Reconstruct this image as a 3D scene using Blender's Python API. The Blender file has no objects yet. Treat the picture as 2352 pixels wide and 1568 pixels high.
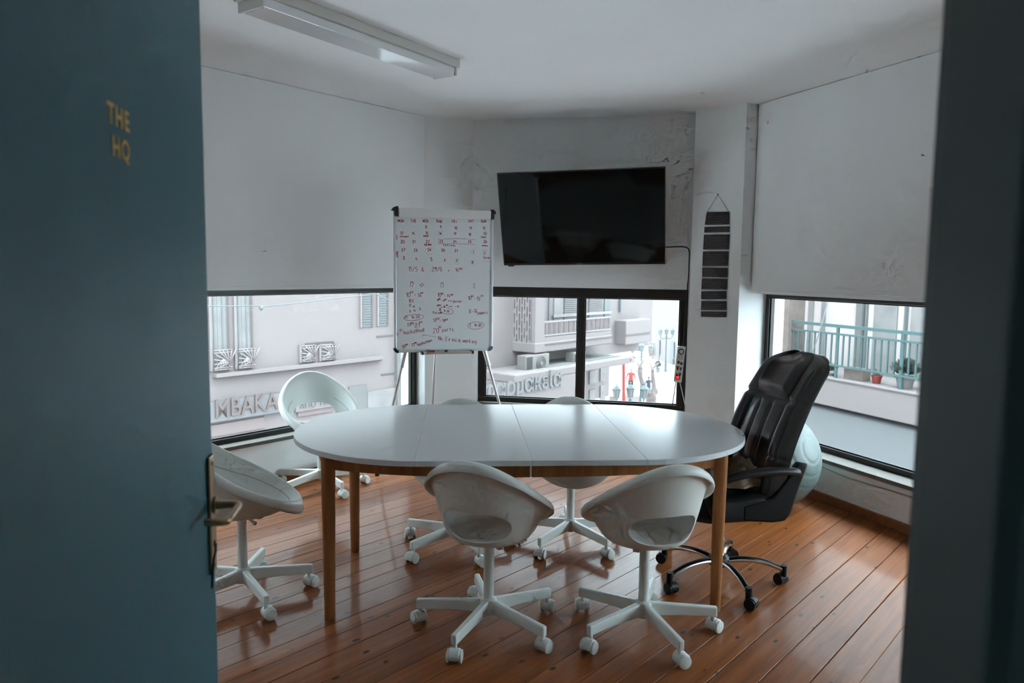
import bpy, bmesh, math, random
from mathutils import Vector, Matrix
random.seed(7)
V = Vector
PI = math.pi
SC = bpy.context.scene
COL = SC.collection

# ------------------------------------------------------------------ camera
EYE = 1.55
FPX = 1707.0                       # focal length in pixels of a 2352 x 1568 frame
CX, CY = 1176.0, 784.0
_nad = V((-213, 17559, 1707)).normalized()          # straight down, in camera axes (right, down, forward)
_up = -_nad
_fw = (V((0, 0, 1)) - _up * _up.z).normalized()
_rt = _fw.cross(_up)
if _rt.x < 0: _rt = -_rt
def c2w(v): return V((_rt.dot(v), _fw.dot(v), _up.dot(v)))
camd = bpy.data.cameras.new('camera')
cam = bpy.data.objects.new('camera', camd); COL.objects.link(cam)
_m = Matrix((c2w(V((1, 0, 0))), c2w(V((0, -1, 0))), c2w(V((0, 0, -1))))).transposed().to_4x4()
_m.translation = V((0, 0, EYE))
cam.matrix_world = _m
camd.sensor_width = 36.0
camd.lens = FPX / 2352 * 36
camd.clip_start = 0.02; camd.clip_end = 400
camd.dof.use_dof = True
camd.dof.focus_distance = 4.4
camd.dof.aperture_fstop = 4.0
SC.camera = cam

# ------------------------------------------------------------------ sky and exposure
SKY = 14.0
world = bpy.data.worlds.new('overcast_sky'); SC.world = world
world.use_nodes = True
nt = world.node_tree
bg = nt.nodes['Background']
tc = nt.nodes.new('ShaderNodeTexCoord'); sx = nt.nodes.new('ShaderNodeSeparateXYZ')
nt.links.new(tc.outputs['Generated'], sx.inputs[0])
mx = nt.nodes.new('ShaderNodeMath'); mx.operation = 'MAXIMUM'; mx.inputs[1].default_value = 0
nt.links.new(sx.outputs['Z'], mx.inputs[0])
ma = nt.nodes.new('ShaderNodeMath'); ma.operation = 'MULTIPLY_ADD'      # overcast: zenith brighter than horizon
ma.inputs[1].default_value = 0.6 * SKY; ma.inputs[2].default_value = 0.7 * SKY
nt.links.new(mx.outputs[0], ma.inputs[0])
nt.links.new(ma.outputs[0], bg.inputs['Strength'])
bg.inputs['Color'].default_value = (0.735, 0.895, 1.0, 1)
vs = SC.view_settings
vs.view_transform = 'Standard'; vs.look = 'None'; vs.gamma = 1.0; vs.exposure = 0.0
vs.use_curve_mapping = False
SC.cycles.use_denoising = True
SC.cycles.max_bounces = 8; SC.cycles.diffuse_bounces = 5; SC.cycles.glossy_bounces = 3; SC.cycles.transparent_max_bounces = 12
SC.cycles.caustics_reflective = False; SC.cycles.caustics_refractive = False; SC.cycles.blur_glossy = 0.5
SC.cycles.use_adaptive_sampling = True; SC.cycles.adaptive_threshold = 0.16; SC.cycles.adaptive_min_samples = 12
SC.cycles.sample_clamp_indirect = 12

# ------------------------------------------------------------------ measuring helpers (sight lines of the photograph)
def ray(u, v): return c2w(V((u - CX, v - CY, FPX)))
CAM = V((0, 0, EYE))
def at_z(u, v, z): d = ray(u, v); return CAM + d * ((z - EYE) / d.z)
def at_y(u, v, y): d = ray(u, v); return CAM + d * (y / d.y)
def on_plane(u, v, p, n): d = ray(u, v); return CAM + d * ((p - CAM).dot(n) / d.dot(n))

# ------------------------------------------------------------------ materials
MATS = {}
def mat(name, col, rough=0.6, metal=0.0, spec=0.5, noise=0.0, nscale=8.0, bump=0.0, bscale=200.0, coat=0.0, emit=None, estr=0.0):
    if name in MATS: return MATS[name]
    m = bpy.data.materials.new(name); m.use_nodes = True
    t = m.node_tree; b = t.nodes['Principled BSDF']
    b.inputs['Base Color'].default_value = (*col, 1)
    b.inputs['Roughness'].default_value = rough
    b.inputs['Metallic'].default_value = metal
    b.inputs['Specular IOR Level'].default_value = spec
    b.inputs['Coat Weight'].default_value = coat
    if emit: b.inputs['Emission Color'].default_value = (*emit, 1); b.inputs['Emission Strength'].default_value = estr
    if noise or bump:
        c = t.nodes.new('ShaderNodeTexCoord')
    if noise:
        n = t.nodes.new('ShaderNodeTexNoise'); n.inputs['Scale'].default_value = nscale; n.inputs['Detail'].default_value = 5
        t.links.new(c.outputs['Object'], n.inputs['Vector'])
        r = t.nodes.new('ShaderNodeValToRGB')
        r.color_ramp.elements[0].position = 0.3; r.color_ramp.elements[1].position = 0.7
        r.color_ramp.elements[0].color = (*[x * (1 - noise) for x in col], 1)
        r.color_ramp.elements[1].color = (*[min(1, x * (1 + noise * 0.6)) for x in col], 1)
        t.links.new(n.outputs['Fac'], r.inputs[0]); t.links.new(r.outputs[0], b.inputs['Base Color'])
    if bump:
        n2 = t.nodes.new('ShaderNodeTexNoise'); n2.inputs['Scale'].default_value = bscale; n2.inputs['Detail'].default_value = 3
        t.links.new(c.outputs['Object'], n2.inputs['Vector'])
        bp = t.nodes.new('ShaderNodeBump'); bp.inputs['Strength'].default_value = bump; bp.inputs['Distance'].default_value = 0.003
        t.links.new(n2.outputs['Fac'], bp.inputs['Height']); t.links.new(bp.outputs[0], b.inputs['Normal'])
    MATS[name] = m
    return m

def wood_mat(name, c1, c2, c3, axis_scale, rough=0.4, coat=0.0, knots=False, coatr=0.1):
    """grain stretched along object X; per-object random shift"""
    m = bpy.data.materials.new(name); m.use_nodes = True; MATS[name] = m
    t = m.node_tree; b = t.nodes['Principled BSDF']; L = t.links.new; N = t.nodes.new
    c = N('ShaderNodeTexCoord'); oi = N('ShaderNodeObjectInfo')
    mp = N('ShaderNodeMapping'); mp.inputs['Scale'].default_value = axis_scale
    cb = N('ShaderNodeCombineXYZ'); mu = N('ShaderNodeMath'); mu.operation = 'MULTIPLY'; mu.inputs[1].default_value = 37
    L(oi.outputs['Random'], mu.inputs[0]); L(mu.outputs[0], cb.inputs[0]); L(mu.outputs[0], cb.inputs[1])
    ad = N('ShaderNodeVectorMath'); ad.operation = 'ADD'
    L(c.outputs['Object'], ad.inputs[0]); L(cb.outputs[0], ad.inputs[1]); L(ad.outputs[0], mp.inputs['Vector'])
    n = N('ShaderNodeTexNoise'); n.inputs['Scale'].default_value = 1.0; n.inputs['Detail'].default_value = 7; n.inputs['Roughness'].default_value = 0.65
    n.inputs['Distortion'].default_value = 0.6
    L(mp.outputs[0], n.inputs['Vector'])
    r = N('ShaderNodeValToRGB'); e = r.color_ramp.elements
    e[0].position = 0.28; e[0].color = (*c1, 1); e[1].position = 0.72; e[1].color = (*c3, 1)
    k = e.new(0.5); k.color = (*c2, 1)
    L(n.outputs['Fac'], r.inputs[0])
    # each board a little lighter or darker
    hs = N('ShaderNodeHueSaturation'); mr = N('ShaderNodeMapRange')
    mr.inputs['To Min'].default_value = 0.82; mr.inputs['To Max'].default_value = 1.15
    L(oi.outputs['Random'], mr.inputs[0]); L(mr.outputs[0], hs.inputs['Value']); L(r.outputs[0], hs.inputs['Color'])
    out = hs.outputs[0]
    if knots:
        mp2 = N('ShaderNodeMapping'); mp2.inputs['Scale'].default_value = (3.6, 7.6, 0.0)
        L(ad.outputs[0], mp2.inputs['Vector'])
        nz = N('ShaderNodeTexNoise'); nz.inputs['Scale'].default_value = 9; L(c.outputs['Object'], nz.inputs['Vector'])
        dm = N('ShaderNodeVectorMath'); dm.operation = 'MULTIPLY_ADD'; dm.inputs[1].default_value = (0.14, 0.14, 0)
        L(nz.outputs['Color'], dm.inputs[0]); L(mp2.outputs[0], dm.inputs[2])
        vo = N('ShaderNodeTexVoronoi'); vo.voronoi_dimensions = '2D'; vo.inputs['Scale'].default_value = 1.0; vo.inputs['Randomness'].default_value = 1.0
        L(dm.outputs[0], vo.inputs['Vector'])
        sp = N('ShaderNodeSeparateColor'); L(vo.outputs['Color'], sp.inputs[0])
        sz = N('ShaderNodeMapRange'); sz.inputs['From Min'].default_value = 0.3; sz.inputs['From Max'].default_value = 1.0
        sz.inputs['To Min'].default_value = 0.0; sz.inputs['To Max'].default_value = 0.060
        L(sp.outputs[0], sz.inputs[0])
        dv = N('ShaderNodeMath'); dv.operation = 'SUBTRACT'; L(vo.outputs['Distance'], dv.inputs[0]); L(sz.outputs[0], dv.inputs[1])
        st = N('ShaderNodeMapRange'); st.inputs['From Min'].default_value = 0.0; st.inputs['From Max'].default_value = 0.025
        st.inputs['To Min'].default_value = 1.0; st.inputs['To Max'].default_value = 0.0
        L(dv.outputs[0], st.inputs[0])
        mxn = N('ShaderNodeMix'); mxn.data_type = 'RGBA'
        L(st.outputs[0], mxn.inputs['Factor']); L(out, mxn.inputs[6]); mxn.inputs[7].default_value = (0.035, 0.02, 0.014, 1)
        out = mxn.outputs[2]
    L(out, b.inputs['Base Color'])
    b.inputs['Roughness'].default_value = rough
    b.inputs['Specular IOR Level'].default_value = 0.12
    b.inputs['Coat Weight'].default_value = coat; b.inputs['Coat Roughness'].default_value = coatr
    bp = N('ShaderNodeBump'); bp.inputs['Strength'].default_value = 0.12; bp.inputs['Distance'].default_value = 0.002
    L(n.outputs['Fac'], bp.inputs['Height']); L(bp.outputs[0], b.inputs['Normal'])
    if coat:
        # slow waviness of the varnish
        wv = N('ShaderNodeTexNoise'); wv.inputs['Scale'].default_value = 5; wv.inputs['Detail'].default_value = 2
        L(c.outputs['Object'], wv.inputs['Vector'])
        b2 = N('ShaderNodeBump'); b2.inputs['Strength'].default_value = 0.10; b2.inputs['Distance'].default_value = 0.01
        L(wv.outputs['Fac'], b2.inputs['Height']); L(b2.outputs[0], b.inputs['Coat Normal'])
    return m

def glass_mat():
    m = bpy.data.materials.new('window_glass'); m.use_nodes = True; t = m.node_tree
    t.nodes.remove(t.nodes['Principled BSDF'])
    o = t.nodes['Material Output']; tr = t.nodes.new('ShaderNodeBsdfTransparent'); gl = t.nodes.new('ShaderNodeBsdfGlossy')
    tr.inputs[0].default_value = (0.965, 0.98, 0.975, 1); gl.inputs['Roughness'].default_value = 0.0
    fr = t.nodes.new('ShaderNodeFresnel'); fr.inputs[0].default_value = 1.06
    mix = t.nodes.new('ShaderNodeMixShader')
    t.links.new(fr.outputs[0], mix.inputs[0]); t.links.new(tr.outputs[0], mix.inputs[1]); t.links.new(gl.outputs[0], mix.inputs[2])
    t.links.new(mix.outputs[0], o.inputs[0]); MATS['glass'] = m; return m
GLASS = glass_mat()

WALL = mat('wall_paint', (0.735, 0.765, 0.765), 0.75, noise=0.03, nscale=2.0, bump=0.15, bscale=90)
CEIL = mat('ceiling_paint', (0.83, 0.87, 0.885), 0.85, noise=0.02, nscale=1.5)
SILL = mat('sill_stone', (0.13, 0.12, 0.10), 0.7, noise=0.08, nscale=20)
BLACKF = mat('black_aluminium', (0.016, 0.015, 0.012), 0.38, spec=0.4)
PLASTIC = mat('white_chair_plastic', (0.745, 0.785, 0.75), 0.42, bump=0.05, bscale=600)
PMETAL = mat('white_powder_coat', (0.70, 0.75, 0.72), 0.38)
SEAM = mat('seam_grey', (0.34, 0.36, 0.34), 0.6)
TYRE = mat('grey_caster_groove', (0.10, 0.10, 0.10), 0.6)
TABLETOP = mat('white_table_laminate', (0.73, 0.765, 0.785), 0.2, spec=0.10, noise=0.015, nscale=3)
DOORM = mat('blue_door_paint', (0.029, 0.132, 0.168), 0.5, noise=0.06, nscale=4, bump=0.1, bscale=140)
JAMBM = mat('dark_green_frame_paint', (0.036, 0.056, 0.054), 0.5)
GOLD = mat('gold_vinyl', (0.78, 0.50, 0.12), 0.5)
BRASS = mat('aged_brass', (0.42, 0.31, 0.19), 0.33, metal=0.85)
BLACKP = mat('black_plastic', (0.009, 0.009, 0.010), 0.42, spec=0.25)
CHROME = mat('chrome', (0.72, 0.74, 0.76), 0.13, metal=1.0)
FLOORW = wood_mat('varnished_pine', (0.135, 0.038, 0.008), (0.225, 0.068, 0.016), (0.31, 0.105, 0.028), (1.1, 26, 1), 0.5, 0.27, True, 0.12)
TABLEW = wood_mat('oiled_beech', (0.24, 0.098, 0.038), (0.34, 0.145, 0.056), (0.41, 0.19, 0.078), (40, 40, 2.5), 0.42)
SKIRTW = wood_mat('skirting_wood', (0.14, 0.05, 0.022), (0.20, 0.075, 0.033), (0.26, 0.10, 0.045), (2, 30, 30), 0.45)

# ------------------------------------------------------------------ mesh building
class MB:
    def __init__(s): s.v = []; s.f = []; s.mi = []
    def add(s, vs, fs, mi=0):
        o = len(s.v); s.v += [V(p) for p in vs]
        for f in fs: s.f.append(tuple(i + o for i in f)); s.mi.append(mi)
        return s
    def box(s, c, size, M=None, mi=0):
        x, y, z = [a / 2 for a in size]
        ps = [V((sx * x, sy * y, sz * z)) for sx in (-1, 1) for sy in (-1, 1) for sz in (-1, 1)]
        if M is not None: ps = [M @ p for p in ps]
        ps = [p + V(c) for p in ps]
        return s.add(ps, [(0, 1, 3, 2), (4, 6, 7, 5), (0, 4, 5, 1), (2, 3, 7, 6), (0, 2, 6, 4), (1, 5, 7, 3)], mi)
    def hexa(s, ps, mi=0):            # 4 bottom then 4 top
        return s.add(ps, [(3, 2, 1, 0), (4, 5, 6, 7), (0, 1, 5, 4), (1, 2, 6, 5), (2, 3, 7, 6), (3, 0, 4, 7)], mi)
    def tube(s, pts, r, n=10, closed=False, caps=True, mi=0, flat=None):
        pts = [V(p) for p in pts]; k = len(pts)
        rs = r if isinstance(r, (list, tuple)) else [r] * k
        vs = []; prev = None
        for i, p in enumerate(pts):
            if closed: d = pts[(i + 1) % k] - pts[i - 1]
            else: d = pts[min(i + 1, k - 1)] - pts[max(i - 1, 0)]
            d = d.normalized() if d.length > 1e-9 else V((0, 0, 1))
            if prev is None:
                a = V((0, 0, 1)) if abs(d.z) < 0.9 else V((1, 0, 0))
                x = d.cross(a).normalized()
            else:
                x = (prev - d * prev.dot(d)).normalized()
            prev = x; y = d.cross(x)
            for j in range(n):
                t = 2 * PI * j / n
                vs.append(p + x * (rs[i] * math.cos(t)) + y * (rs[i] * math.sin(t)))
        fs = []
        for i in range(k if closed else k - 1):
            a = i * n; b = ((i + 1) % k) * n
            for j in range(n): fs.append((a + j, a + (j + 1) % n, b + (j + 1) % n, b + j))
        if caps and not closed:
            fs.append(tuple(range(n - 1, -1, -1))); fs.append(tuple((k - 1) * n + j for j in range(n)))
        return s.add(vs, fs, mi)
    def lathe(s, prof, c=(0, 0, 0), n=24, M=None, mi=0):     # prof: list of (r, z)
        vs = []; k = len(prof)
        for r, z in prof:
            for j in range(n):
                t = 2 * PI * j / n; p = V((r * math.cos(t), r * math.sin(t), z))
                if M is not None: p = M @ p
                vs.append(p + V(c))
        fs = []
        for i in range(k - 1):
            for j in range(n): fs.append((i * n + j, i * n + (j + 1) % n, (i + 1) * n + (j + 1) % n, (i + 1) * n + j))
        fs.append(tuple(range(n - 1, -1, -1))); fs.append(tuple((k - 1) * n + j for j in range(n)))
        return s.add(vs, fs, mi)
    def prism(s, poly, z0, z1, mi=0):
        n = len(poly); vs = [V((p[0], p[1], z0)) for p in poly] + [V((p[0], p[1], z1)) for p in poly]
        fs = [tuple(range(n - 1, -1, -1)), tuple(range(n, 2 * n))] + [(i, (i + 1) % n, n + (i + 1) % n, n + i) for i in range(n)]
        return s.add(vs, fs, mi)
    def grid(s, rows, closed=False, mi=0):
        n = len(rows[0]); vs = [p for r in rows for p in r]; fs = []
        for i in range(len(rows) - 1):
            for j in range(n if closed else n - 1):
                fs.append((i * n + j, i * n + (j + 1) % n, (i + 1) * n + (j + 1) % n, (i + 1) * n + j))
        return s.add(vs, fs, mi)
    def xform(s, M): s.v = [M @ p for p in s.v]; return s
    def build(s, name, mats, parent=None, smooth=False, bevel=0.0, local=False, angle=None, segs=2):
        vs = s.v; loc = V((0, 0, 0))
        if parent is not None:
            if not local:
                inv = ROOTM.get(parent.name, Matrix()).inverted(); vs = [inv @ p for p in vs]
        elif not local:
            xs = [p.x for p in vs]; ys = [p.y for p in vs]; zs = [p.z for p in vs]
            loc = V(((min(xs) + max(xs)) / 2, (min(ys) + max(ys)) / 2, min(zs))); vs = [p - loc for p in vs]
        me = bpy.data.meshes.new(name); me.from_pydata([tuple(p) for p in vs], [], s.f)
        if not isinstance(mats, (list, tuple)): mats = [mats]
        for m in mats: me.materials.append(m)
        if len(mats) > 1:
            for i, p in enumerate(me.polygons): p.material_index = s.mi[i]
        bm = bmesh.new(); bm.from_mesh(me); bmesh.ops.recalc_face_normals(bm, faces=bm.faces); bm.to_mesh(me); bm.free()
        if smooth:
            me.polygons.foreach_set('use_smooth', [True] * len(me.polygons))
            if angle: me.set_sharp_from_angle(angle=math.radians(angle))
        o = bpy.data.objects.new(name, me); COL.objects.link(o)
        if parent is not None:
            o.parent = parent; ROOTM[o.name] = ROOTM.get(parent.name, Matrix())
        else:
            o.location = loc; ROOTM[o.name] = Matrix.Translation(loc)
        if bevel:
            b = o.modifiers.new('bevel', 'BEVEL'); b.width = bevel; b.segments = segs; b.limit_method = 'ANGLE'; b.angle_limit = math.radians(40)
            b.harden_normals = False
        return o
ROOTM = {}
def tag(o, label=None, cat=None, group=None, kind=None):
    if label: o['label'] = label
    if cat: o['category'] = cat
    if group: o['group'] = group
    if kind: o['kind'] = kind
    return o
def thing(name, label, cat, loc=(0, 0, 0), rz=0.0, group=None):
    o = bpy.data.objects.new(name, None); COL.objects.link(o); o.empty_display_size = 0.1
    o.location = loc; o.rotation_euler = (0, 0, rz)
    ROOTM[o.name] = Matrix.Translation(V(loc)) @ Matrix.Rotation(rz, 4, 'Z')
    return tag(o, label, cat, group)
def struct(o): o['kind'] = 'structure'; return o
def copy_tree(o, parent=None):
    c = o.copy(); COL.objects.link(c); c.parent = parent
    for ch in list(o.children): copy_tree(ch, c)
    return c
def basis(d, n):                       # columns: along d, along n, up
    return Matrix((V(d), V(n), V((0, 0, 1)))).transposed().to_4x4()
def smoothstep(a, b, x):
    t = max(0.0, min(1.0, (x - a) / (b - a))); return t * t * (3 - 2 * t)
def lerp(a, b, t): return a + (b - a) * t
def catmull(pts, m=8):
    pts = [V(p) for p in pts]; out = []
    for i in range(len(pts) - 1):
        p0 = pts[max(i - 1, 0)]; p1 = pts[i]; p2 = pts[i + 1]; p3 = pts[min(i + 2, len(pts) - 1)]
        for k in range(m):
            t = k / m
            out.append(0.5 * ((2 * p1) + (p2 - p0) * t + (2 * p0 - 5 * p1 + 4 * p2 - p3) * t * t + (3 * p1 - p0 - 3 * p2 + p3) * t ** 3))
    out.append(pts[-1]); return out

# ================================================================== THE ROOM
H = 2.80                                # ceiling
ZT = 1.40                               # underside of the walls above the windows
def U(heading): a = math.radians(heading); return V((math.sin(a), math.cos(a), 0))
PL = V((-0.743, 6.300, 0)); dL = U(39.45); nL = V((dL.y, -dL.x, 0))            # left wall, its right end, inward normal
TA = V((-0.351, 6.439, 0)); TB = V((1.445, 6.069, 0)); dT = (TB - TA).normalized(); nT = V((dT.y, -dT.x, 0))
CA = V((1.413, 5.940, 0)); CB = V((1.724, 5.665, 0))
PR = V((1.822, 5.699, 0)); dR = U(157.97); nR = V((dR.y, -dR.x, 0))            # right wall runs towards the door
YF = 0.66                               # room side of the door wall
LL = (PL.y - YF) / dL.y; RL = (PR.y - YF) / -dR.y
def wall_piece(mb, p, d, n, t0, t1, z0, z1, o0, o1):      # o = offset along inward normal
    a = [p + d * t0 + n * o1, p + d * t1 + n * o1, p + d * t1 + n * o0, p + d * t0 + n * o0]
    mb.hexa([q + V((0, 0, z0)) for q in a] + [q + V((0, 0, z1)) for q in a])

# ---- left wall, window 1
SL = 0.335; WL0 = 5.8                   # sill height and length of the left window
mb = MB()
wall_piece(mb, PL, dL, nL, -LL - 0.4, 0.0, 0, SL, -0.30, 0)
wall_piece(mb, PL, dL, nL, -LL - 0.4, 0.0, ZT + 0.02, H, -0.30, -0.006)
wall_piece(mb, PL, dL, nL, -LL - 0.4, -WL0, SL, ZT, -0.30, 0)
wl = struct(mb.build('wall_left', WALL))
tag(wl, 'white wall with a long low window left of the flip chart', 'wall')
mb = MB()                                # pier between the left window and the screen wall
pa = PL - nL * 0.30
mb.prism([(PL.x, PL.y), (TA.x, TA.y), (TA.x - nT.x * 0.3, TA.y - nT.y * 0.3), (pa.x, pa.y)], 0, H)
struct(tag(mb.build('wall_pier', WALL), 'narrow white wall pier behind the flip chart', 'wall'))
# ---- wall behind the screen, window 2
ST = 0.39; T0, T1 = 0.045, 1.825
TLn = (TB - TA).length
mb = MB()
wall_piece(mb, TA, dT, nT, 0, TLn + 0.05, 0, ST, -0.30, 0)
wall_piece(mb, TA, dT, nT, 0, TLn + 0.05, ZT, H, -0.30, 0)
wall_piece(mb, TA, dT, nT, 0, T0, ST, ZT, -0.30, 0)
wall_piece(mb, TA, dT, nT, T1, TLn + 0.05, ST, ZT, -0.30, 0)
struct(tag(mb.build('wall_back', WALL), 'short white end wall that carries the black television', 'wall'))
# ---- column right of the screen
mb = MB()
e1 = PR - nR * 0.34; e0 = CB - nR * 0.44
mb.prism([(TB.x, TB.y), (CA.x, CA.y), (CB.x, CB.y), (e0.x, e0.y), (TB.x + 0.10, TB.y + 0.34)], 0, H)
struct(tag(mb.build('wall_column', WALL), 'white slanted column with the black paper strip on it', 'column'))
# ---- right wall, window 3
SR = 0.292; WR1 = 4.2
mb = MB()
wall_piece(mb, PR, dR, nR, -0.02, RL + 0.4, 0, SR, -0.34, 0)
wall_piece(mb, PR, dR, nR, -0.02, RL + 0.4, ZT, H, -0.34, -0.035)
wall_piece(mb, PR, dR, nR, WR1, RL + 0.4, SR, ZT, -0.34, 0)
struct(tag(mb.build('wall_right', WALL), 'white wall with a long low window behind the leather chair', 'wall'))
# roller blinds hanging in front of the upper walls
BLIND = mat('white_blind_fabric', (0.765, 0.79, 0.79), 0.85, noise=0.02, nscale=3, bump=0.1, bscale=400)
def blind(p, d, n, t0, t1, label):
    r = thing('roller_blind', label, 'blind', tuple(p + d * ((t0 + t1) / 2) + V((0, 0, ZT))))
    m = MB(); N = 60; fr_ = [[], []]; bk_ = [[], []]
    for k in range(N + 1):
        t = lerp(t0, t1, k / N)
        for j, z in enumerate((ZT + 0.012, H - 0.003)):
            w_ = 0.0015 * math.sin(k * 0.9) if j == 0 else 0
            fr_[j].append(p + d * t + n * w_ + V((0, 0, z))); bk_[j].append(p + d * t + n * (w_ - 0.0025) + V((0, 0, z)))
    m.grid(fr_); m.grid(bk_); m.build('blind_fabric', BLIND, r, smooth=True)
    m = MB(); wall_piece(m, p, d, n, t0, t1, ZT - 0.012, ZT + 0.014, -0.008, 0.004); m.build('bottom_bar', BLIND, r, bevel=0.003)
blind(PL, dL, nL, -LL + 0.1, -0.001, 'wide white roller blind above the long left window')
blind(PR, dR, nR, 0.004, RL - 0.1, 'wide white roller blind above the right window')

def window(name, p, d, n, t0, t1, z0, z1, rec, fw, top, bot, mull, label, depth=0.06, sash=True):
    r = thing(name, label, 'window', tuple(p + d * ((t0 + t1) / 2) - n * rec + V((0, 0, z0))))
    r['kind'] = 'structure'
    def bar(a0, a1, b0, b1, nm='frame_bar', o0=-depth, o1=0.0):
        m = MB(); wall_piece(m, p - n * rec, d, n, a0, a1, b0, b1, o0, o1); m.build(nm, BLACKF, r, bevel=0.004)
    bar(t0, t1, z0, z0 + bot); bar(t0, t1, z1 - top, z1)
    bar(t0, t0 + fw, z0 + bot, z1 - top); bar(t1 - fw, t1, z0 + bot, z1 - top)
    for a, b in mull: bar(a, b, z0 + bot, z1 - top, 'mullion')
    edges = [t0 + fw] + [x for ab in mull for x in ab] + [t1 - fw]
    for i in range(0, len(edges), 2):
        m = MB(); wall_piece(m, p - n * rec, d, n, edges[i] - 0.005, edges[i + 1] + 0.005, z0 + bot - 0.005, z1 - top + 0.005, -0.036, -0.030)
        m.build('pane', GLASS, r)
        if sash:      # slim inner bead round each pane
            a, b = edges[i], edges[i + 1]; q = 0.010
            for (x0, x1, y0, y1) in ((a, b, z0 + bot, z0 + bot + q), (a, b, z1 - top - q, z1 - top), (a, a + q, z0 + bot + q, z1 - top - q), (b - q, b, z0 + bot + q, z1 - top - q)):
                m = MB(); wall_piece(m, p - n * rec, d, n, x0, x1, y0, y1, -0.030, -0.016); m.build('glazing_bead', BLACKF, r)
    m = MB(); wall_piece(m, p, d, n, t0, t1, z0 - 0.022, z0 + 0.004, -rec + 0.001, 0.012); m.build('window_sill', SILL, r, bevel=0.003)
    return r
window('window_1', PL, dL, nL, -WL0, 0.0, SL, ZT + 0.03, 0.10, 0.045, 0.075, 0.038, [(-4.55, -4.5)], 'long black framed window on the left over the street')
window('window_2', TA, dT, nT, T0, T1, ST, ZT, 0.05, 0.062, 0.080, 0.045, [(0.915, 0.975)], 'black framed sliding window under the television')
window('window_3', PR, dR, nR, 0.0, WR1, SR, ZT + 0.03, 0.15, 0.035, 0.070, 0.040, [(2.6, 2.65)], 'long black framed window behind the leather chair')

# ---- ceiling, floor boards
room = [(PL - dL * (LL + 0.35)), PL, TA, TB, PR, PR + dR * (RL + 0.35)]
mb = MB(); mb.prism([(-6.2, 0.2), (4.9, 0.2), (4.9, 1.6), (2.3, 7.0), (-1.0, 7.2), (-6.2, 2.0)], H, H + 0.2)
struct(tag(mb.build('ceiling', CEIL), 'plain white ceiling of the meeting room', 'ceiling'))
def clip(poly, p, n):                    # keep side n.(x-p) >= 0
    out = []
    for i in range(len(poly)):
        a, b = poly[i], poly[(i + 1) % len(poly)]; da = (a - p).dot(n); db = (b - p).dot(n)
        if da >= 0: out.append(a)
        if (da >= 0) != (db >= 0): out.append(a + (b - a) * (da / (da - db)))
    return out
mb = MB(); mb.prism([(-5.6, 0.58), (4.1, 0.58), (1.95, 5.95), (1.5, 6.2), (-0.35, 6.55), (-0.85, 6.4)], -0.12, -0.02)
floor = struct(tag(mb.build('floor', mat('subfloor', (0.03, 0.018, 0.012), 0.9)), 'varnished wooden board floor of the room', 'floor'))
dP = U(41.59); nP = V((dP.y, -dP.x, 0))
edges = [-0.65, -0.785, -0.925, -1.07, -1.215, -1.36, -1.465, -1.575, -1.72, -1.86, -2.0, -2.133, -2.28, -2.423, -2.54, -2.64, -2.788, -2.9, -3.012, -3.154, -3.29, -3.42, -3.54, -3.67]
while edges[0] < 2.9: edges.insert(0, edges[0] + random.uniform(0.13, 0.15))
while edges[-1] > -4.8: edges.append(edges[-1] - random.uniform(0.13, 0.15))
big = V((0, 3, 0))
for i in range(len(edges) - 1):
    hi, lo = edges[i] - random.choice((0.0008, 0.0014, 0.0032)), edges[i + 1] + random.choice((0.0006, 0.001, 0.0015))
    q = [nP * hi - dP * 9, nP * hi + dP * 14, nP * lo + dP * 14, nP * lo - dP * 9]
    q = clip(q, V((0, YF - 0.06, 0)), V((0, 1, 0)))
    q = clip(q, PL - nL * 0.01, nL) if q else q
    q = clip(q, TA - nT * 0.01, nT) if q else q
    q = clip(q, PR - nR * 0.01, nR) if q else q
    if len(q) < 3: continue
    if sum((q[k].x * q[(k + 1) % len(q)].y - q[(k + 1) % len(q)].x * q[k].y) for k in range(len(q))) / 2 < 0: q.reverse()
    # board in its own axes: X along the board
    o = sum(q, V((0, 0, 0))) / len(q); B = basis(dP, nP); Bi = B.inverted()
    m = MB(); m.prism([tuple((Bi @ (p - o))[:2]) for p in q], -0.022, 0.0)
    ob = m.build('floor_board', FLOORW, floor, local=True, bevel=0.0012, segs=1)
    ob.matrix_local = ROOTM['floor'].inverted() @ (Matrix.Translation(o) @ B)
def skirt(name, p, d, n, t0, t1, label):
    m = MB(); wall_piece(m, p, d, n, t0, t1, 0.0, 0.062, -0.004, 0.016)
    q = m.build(name, SKIRTW, bevel=0.004); struct(tag(q, label, 'baseboard'))
skirt('baseboard_right', PR, dR, nR, 0.0, RL - 0.02, 'brown wooden skirting board under the right window')
skirt('baseboard_left', PL, dL, nL, -LL + 0.02, -0.02, 'brown wooden skirting board under the left window')
skirt('baseboard_back', TA, dT, nT, 0.02, TLn - 0.02, 'brown wooden skirting board under the television wall')

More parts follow.
